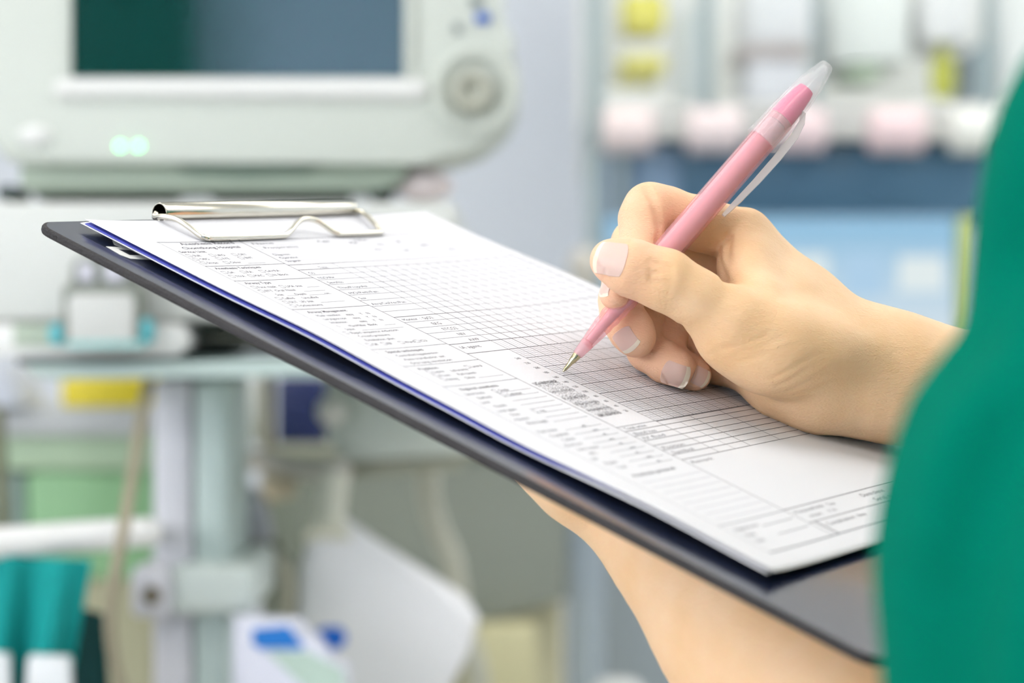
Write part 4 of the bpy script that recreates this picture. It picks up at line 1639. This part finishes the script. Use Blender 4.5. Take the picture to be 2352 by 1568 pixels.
add_tube(bm, smooth_path([P(770, 1090, 1.815), P(762, 1140, 1.81), P(756, 1200, 1.8), P(752, 1240, 1.79)], 6), [0.0118] * 7 + [0.0122] * 5 + [0.0135, 0.014, 0.015, 0.016, 0.017, 0.018, 0.019], 18)
obj('drop_tube', bm, mat('tube_cream', (234, 232, 214), 0.4), arm)
bm = BM()
add_prism(bm, [(716, 1196), (776, 1188), (900, 1276), (1062, 1376), (1098, 1428), (1076, 1500), (1000, 1660), (700, 1660), (676, 1480), (686, 1300)], 1.79, 0.05, 0.012, 4)
wb = obj('white_bag', bm, mat('bag_white', (242, 242, 244), 0.55, var=0.03, vscale=12), label='large white bag hanging below the beige arm', cat='bag')
bm = BM()
add_prism(bm, [(728, 1450), (742, 1440), (782, 1440), (796, 1458), (792, 1478), (776, 1490), (744, 1488), (730, 1474)], 1.7885, 0.001)
obj('blue_mark', bm, mat('print_blue', (20, 110, 220), 0.5), wb, smooth=False, label='blue printed mark')
bm = BM()
add_prism(bm, [(532, 1418), (690, 1424), (714, 1490), (800, 1534), (800, 1680), (530, 1680)], 1.62, 0.025, 0.008, 3)
pk = obj('white_packet', bm, mat('packet_lilac', (226, 228, 242), 0.55), label='lilac white packet with a blue and pale green print, in front of the white bag', cat='packet')
bm = BM()
add_prism(bm, [(580, 1444), (662, 1436), (698, 1484), (694, 1490), (596, 1490), (580, 1478)], 1.6188, 0.001)
obj('blue_print', bm, mat('print_blue2', (28, 120, 206), 0.5), pk, smooth=False, label='blue printed block')
bm = BM()
add_prism(bm, [(612, 1496), (708, 1496), (790, 1540), (790, 1640), (700, 1580)], 1.6188, 0.001)
obj('green_print', bm, mat('print_pale_green', (188, 210, 198), 0.5), pk, smooth=False, label='pale green printed block')
bm = BM()
add_lathe(bm, [(-0.024, 0), (-0.024, 0.008), (-0.018, 0.013), (0.0, 0.0175), (0.016, 0.0185), (0.022, 0.017), (0.022, 0)], P(572, 1186, 1.84), (0.15, 0, -1), 28)
obj('white_cup', bm, mat('cup_white', (218, 218, 226), 0.45), label='white cup shaped fitting right of the column', cat='fitting')
bm = BM()
add_tube(bm, smooth_path([P(540, 1232, 1.85), P(590, 1236, 1.84), P(632, 1270, 1.84), P(656, 1330, 1.84), P(664, 1410, 1.84)], 8), 0.0075, 16)
obj('breathing_hose', bm, mat('hose_grey', (136, 138, 120), 0.5), label='dark grey hose curving down beside the white bag', cat='hose')
bm = BM()
add_tube(bm, smooth_path([P(560, 1262, 1.82), P(610, 1262, 1.81), P(650, 1300, 1.8), P(664, 1360, 1.8), P(655, 1430, 1.8)], 8), 0.0052, 14)
obj('hose', bm, mat('hose_cream', (204, 200, 180), 0.5), label='cream hose inside the curve of the grey hose', cat='hose')
bm = BM()
add_ball(bm, P(640, 1118, 1.95), 0.017, 0.012, 0.012)
obj('connector', bm, mat('connector_tan', (186, 176, 150), 0.5), label='tan connector hanging under the beige arm', cat='connector')
bm = BM()
add_tube(bm, smooth_path([P(1010, 970, 2.04), P(990, 1060, 2.04), P(984, 1130, 2.03), P(1004, 1210, 2.03), P(1036, 1280, 2.03), P(1050, 1350, 2.04), P(1062, 1430, 2.05), P(1100, 1560, 2.06), P(1110, 1800, 2.1)], 8), 0.0098, 16)
obj('hose', bm, mat('hose_pale', (200, 200, 184), 0.5), label='pale hose hanging in front of the dark cabinet', cat='hose')

# ------------------------------------------------------------------ right background: partition, glass cabinet, computer
D4 = 3.0
K4 = D4 / FPX
steel = mat('steel_frame', (168, 185, 187), 0.35)
gcab = thing('glass_cabinet', 'tall glass fronted supply cabinet with shelves of packets, at the back on the right', 'cabinet', (P(1900, 0, D4).x, D4 + 0.25, 0))
bm = BM()
z1, z0 = P(0, 352, D4).z, P(0, -700, D4).z
xl, xr = P(1352, 0, D4).x, P(2560, 0, D4).x
add_box(bm, (xl, D4 + 0.43, z1), (xr, D4 + 0.45, z0))
obj('back_panel', bm, mat('cab_back', (238, 240, 236), 0.5), gcab)
for x0, x1, nm in ((1346, 1386, 'side_post'), (2268, 2288, 'door_post'), (1608, 1640, 'door_post'), (1868, 1886, 'door_post')):
    bm = BM()
    pbox(bm, x0, -700, x1, 340, D4, 0.03, 0.003)
    obj(nm, bm, steel, gcab)
shelf_m = mat('shelf_white', (240, 242, 238), 0.4)
for y in (232,):
    bm = BM()
    add_box(bm, (xl, D4 + 0.03, P(0, y + 12, D4).z), (xr, D4 + 0.43, P(0, y, D4).z), 0.003)
    obj('shelf', bm, shelf_m, gcab)
bm = BM()
pbox(bm, 1352, 266, 2560, 318, D4 + .01, 0.44, 0.004)
obj('bottom_panel', bm, shelf_m, gcab)
bm = BM()
pbox(bm, 1352, 236, 2560, 262, D4 + 0.005, 0.012, 0.003)
obj('shelf_edge', bm, shelf_m, gcab)
gm = shell('cabinet_glass', (254, 255, 255), (236, 240, 240), 0.04, 0.03)
for x0, x1 in ((1388, 1606), (1642, 1866), (1888, 2266), (2290, 2540)):
    bm = BM()
    pbox(bm, x0, -690, x1, 230, D4 + 0.012, 0.004)
    obj('glass_door', bm, gm, gcab, smooth=False)
SUP = [('yellow_packet', 1428, -20, 1530, 72, (255, 244, 110), 'upper yellow packet at the left of the glass cabinet'),
       ('yellow_packet', 1424, 122, 1532, 166, (250, 240, 124), 'lower yellow packet at the left of the glass cabinet'),
       ('white_carton', 1406, -20, 1428, 160, (246, 246, 234), 'narrow white carton left of the yellow packets'),
       ('grey_carton', 1560, 20, 1606, 230, (226, 232, 232), 'grey carton beside the yellow packets'),
       ('white_carton', 1716, -30, 1862, 98, (250, 250, 252), 'white carton above the pink striped one'),
       ('white_carton', 1720, 134, 1850, 230, (244, 244, 250), 'white carton below the pink strip, middle of the cabinet'),
       ('pink_packet', 1690, 102, 1866, 132, (216, 204, 200), 'flat pinkish packet between two white cartons'),
       ('white_carton', 1910, -40, 2090, 140, (244, 248, 244), 'broad white carton behind the tip of the pen'),
       ('green_packet', 1944, 150, 2030, 176, (198, 218, 190), 'flat pale green packet behind the tip of the pen'),
       ('white_carton', 2120, -40, 2236, 92, (248, 248, 248), 'white carton above the yellow green bottle'),
       ('white_carton', 2300, -40, 2420, 230, (248, 250, 248), 'white carton at the right end of the glass cabinet'),
       ('blue_carton', 2246, 100, 2266, 230, (170, 190, 204), 'narrow blue grey carton beside the yellow green bottle')]
for nm, x0, y0, x1, y1, c, lab in SUP:
    bm = BM()
    dp = 0.1 + 0.05 * ((x0 // 7) % 3)
    if nm == 'yellow_packet' or nm.endswith('pink_packet') or nm == 'green_packet':
        pbox(bm, x0, y0, x1, y1, D4 + 0.06, dp, 0.012, 4)
    else:
        pbox(bm, x0, y0, x1, y1, D4 + 0.07, dp, 0.003)
    obj(nm, bm, mat('pk_%d_%d_%d' % c, c, 0.55), label=lab, cat='packet' if 'packet' in nm else 'carton', group='supplies in the glass cabinet')
bm = BM()
cb = P(2166, 226, D4 + 0.1)
s_ = K4
add_lathe(bm, [(0, 0), (0, 24 * s_), (30 * s_, 30 * s_), (70 * s_, 32 * s_), (96 * s_, 26 * s_), (112 * s_, 14 * s_), (128 * s_, 12 * s_), (130 * s_, 0)], cb, (0, 0, 1), 28)
bt = obj('bottle', bm, mat('bottle_lime', (204, 206, 60), 0.4), label='yellow green bottle on the right of the glass cabinet', cat='bottle')
for x, c, r, lab in ((1440, (244, 228, 226), 58, 'pale pink roll at the left end of the row under the cabinet shelf'), (1636, (243, 228, 228), 60, 'pale pink roll left of the pen, second in the row'),
                     (1836, (244, 222, 224), 52, 'pale pink roll just behind the pen clip'), (2052, (244, 220, 222), 62, 'pink roll in the middle of the right half of the row'), (2232, (240, 242, 236), 58, 'white roll at the right end of the row')):
    bm = BM()
    rr_ = 0.029
    c0 = P(x, 304, D4 - 0.03)
    hw = r * K4
    add_lathe(bm, [(-hw, 0), (-hw, rr_ * .8), (-hw * .9, rr_), (hw * .9, rr_), (hw, rr_ * .8), (hw, 0)], c0 + Vector((0, -0.02, 0)), (1, 0, 0), 28)
    obj('cabinet_roll', bm, mat('roll_%d_%d_%d' % c, c, 0.8), label=lab, cat='roll', group='rolls under the cabinet shelf')  # rolls float in front of the panel, nothing made to hold them
# dark blue steel panel below
bm = BM()
pbox(bm, 1560, 330, 2600, 505, D4 + 0.03, 0.3, 0.004)
blue_pan = obj('steel_panel', bm, mat('panel_steel_blue', (82, 120, 146), 0.4, var=0.04, vscale=4), gcab, label='steel blue panel under the shelves')
bm = BM()
pbox(bm, 1400, 330, 1562, 505, D4 + 0.034, 0.3, 0.004)
obj('steel_panel', bm, mat('panel_light_blue', (148, 176, 204), 0.4), gcab, label='lighter blue left part of the panel')
for x0, x1 in ((1346, 1386), (1418, 1440)):
    bm = BM()
    add_box(bm, (P(x0, 0, D4).x, D4 + 0.005, 0.02), (P(x1, 0, D4).x, D4 + 0.03, P(0, 340, D4).z), 0.003)
    obj('leg_post', bm, steel, gcab)
bm = BM()
add_box(bm, (xl, D4 + 0.06, 0.02), (xr, D4 + 0.4, P(0, 1060, D4).z), 0.004)
obj('lower_cupboard', bm, mat('cupboard_blue', (178, 194, 206), 0.5), gcab)
# computer screen on the counter
comp = thing('computer_monitor', 'wide computer monitor with a bright blue screen behind the hand', 'monitor', P(1790, 1000, 2.85))
DS = 2.85
bm = BM()
pbox(bm, 1384, 494, 2202, 790, DS + 0.004, 0.035, 0.004)
obj('frame', bm, mat('monitor_frame', (128, 160, 186), 0.4), comp)
scr = bpy.data.materials.new('lit_screen')
scr.use_nodes = True
nt = scr.node_tree
b = nt.nodes['Principled BSDF']
tc = nt.nodes.new('ShaderNodeTexCoord')
sp = nt.nodes.new('ShaderNodeSeparateXYZ')
nt.links.new(tc.outputs['Generated'], sp.inputs[0])
rp = nt.nodes.new('ShaderNodeValToRGB')
for p, c in ((0.0, (204, 216, 222)), (0.45, (184, 208, 222)), (0.8, (156, 194, 214)), (1.0, (128, 178, 208))):
    e = rp.color_ramp.elements[0] if p == 0 else (rp.color_ramp.elements[1] if p == 1 else rp.color_ramp.elements.new(p))
    e.position = p
    e.color = srgb(*c)
nt.links.new(sp.outputs['Z'], rp.inputs['Fac'])
nt.links.new(rp.outputs['Color'], b.inputs['Emission Color'])
b.inputs['Emission Strength'].default_value = 1.2
b.inputs['Base Color'].default_value = (0.02, 0.02, 0.025, 1)
b.inputs['Roughness'].default_value = 0.3
bm = BM()
pbox(bm, 1392, 504, 2194, 782, DS, 0.004)
scro = obj('screen', bm, scr, comp, smooth=False, label='bright blue screen')
wm = mat('window_white', (30, 30, 32), 0.4, emit=(214, 224, 224), estr=1.2)
wb2 = mat('window_blue', (30, 30, 32), 0.4, emit=(164, 196, 220), estr=1.2)
for x0, y0, x1, y1, m_ in ((1800, 584, 1902, 640, wm), (2064, 588, 2170, 668, wm), (1940, 580, 2030, 680, wb2)):
    bm = BM()
    pbox(bm, x0, y0, x1, y1, DS - 0.001, 0.002)
    obj('screen_window', bm, m_, scro, smooth=False)
bm = BM()
pbox(bm, 1740, 790, 1840, 1000, DS + 0.01, 0.04, 0.004)
pbox(bm, 1640, 985, 1940, 1002, DS - 0.03, 0.16, 0.004)
obj('stand', bm, steel, comp)
bm = BM()
add_box(bm, (P(1380, 0, 2.8).x, 2.78, P(0, 1024, DS).z), (P(2700, 0, 2.8).x, 3.0, P(0, 1003, DS).z), 0.003)
ctr = thing('counter', 'pale counter under the computer monitor at the back', 'counter', (P(1990, 0, 2.8).x, 2.9, 0))
obj('worktop', bm, mat('counter_top', (206, 210, 206), 0.4), ctr)
bm = BM()
add_box(bm, (P(1390, 0, 2.8).x, 2.8, 0.0), (P(2690, 0, 2.8).x, 3.0, P(0, 1024, DS).z), 0.003)
obj('counter_body', bm, mat('counter_body', (180, 192, 200), 0.5), ctr)
bm = BM()
pbox(bm, 2209, 496, 2246, 1000, DS - 0.02, 0.12, 0.004)
obj('file_box', bm, mat('file_lime', (196, 208, 130), 0.5), label='upright yellow green file box right of the computer monitor', cat='file box')
bm = BM()
add_ball(bm, P(1345, 612, 2.78), 0.021, 0.02, 0.024)
add_lathe(bm, [(0, 0.012), (0.25, 0.012), (0.25, 0)], P(1345, 625, 2.78), (0, 0, -1), 16)
obj('desk_lamp', bm, mat('lamp_beige', (206, 202, 192), 0.5), label='beige rounded lamp head left of the blue screen', cat='lamp')
# pale pillar under the board, bluish
bm = BM()
add_box(bm, (P(1304, 0, 2.6).x, 2.6, 0.0), (P(1388, 0, 2.6).x, 2.66, P(0, 1010, 2.6).z), 0.006)
obj('pale_post', bm, mat('post_pale_blue', (178, 192, 204), 0.4), label='pale blue post right of the dark cabinet', cat='post')
bm = BM()
cz_ = P(1420, 1556, 2.2)
add_lathe(bm, [(0, 0), (0, 0.05), (0.03, 0.055), (cz_.z - 0.06, 0.055), (cz_.z - 0.02, 0.034), (cz_.z - 0.003, 0.018), (cz_.z, 0)], (cz_.x, 2.2, 0), (0, 0, 1), 28)
obj('gas_cylinder', bm, mat('canister_white', (222, 224, 222), 0.4), label='top of a white gas cylinder at the bottom edge beside the forearm', cat='gas cylinder')
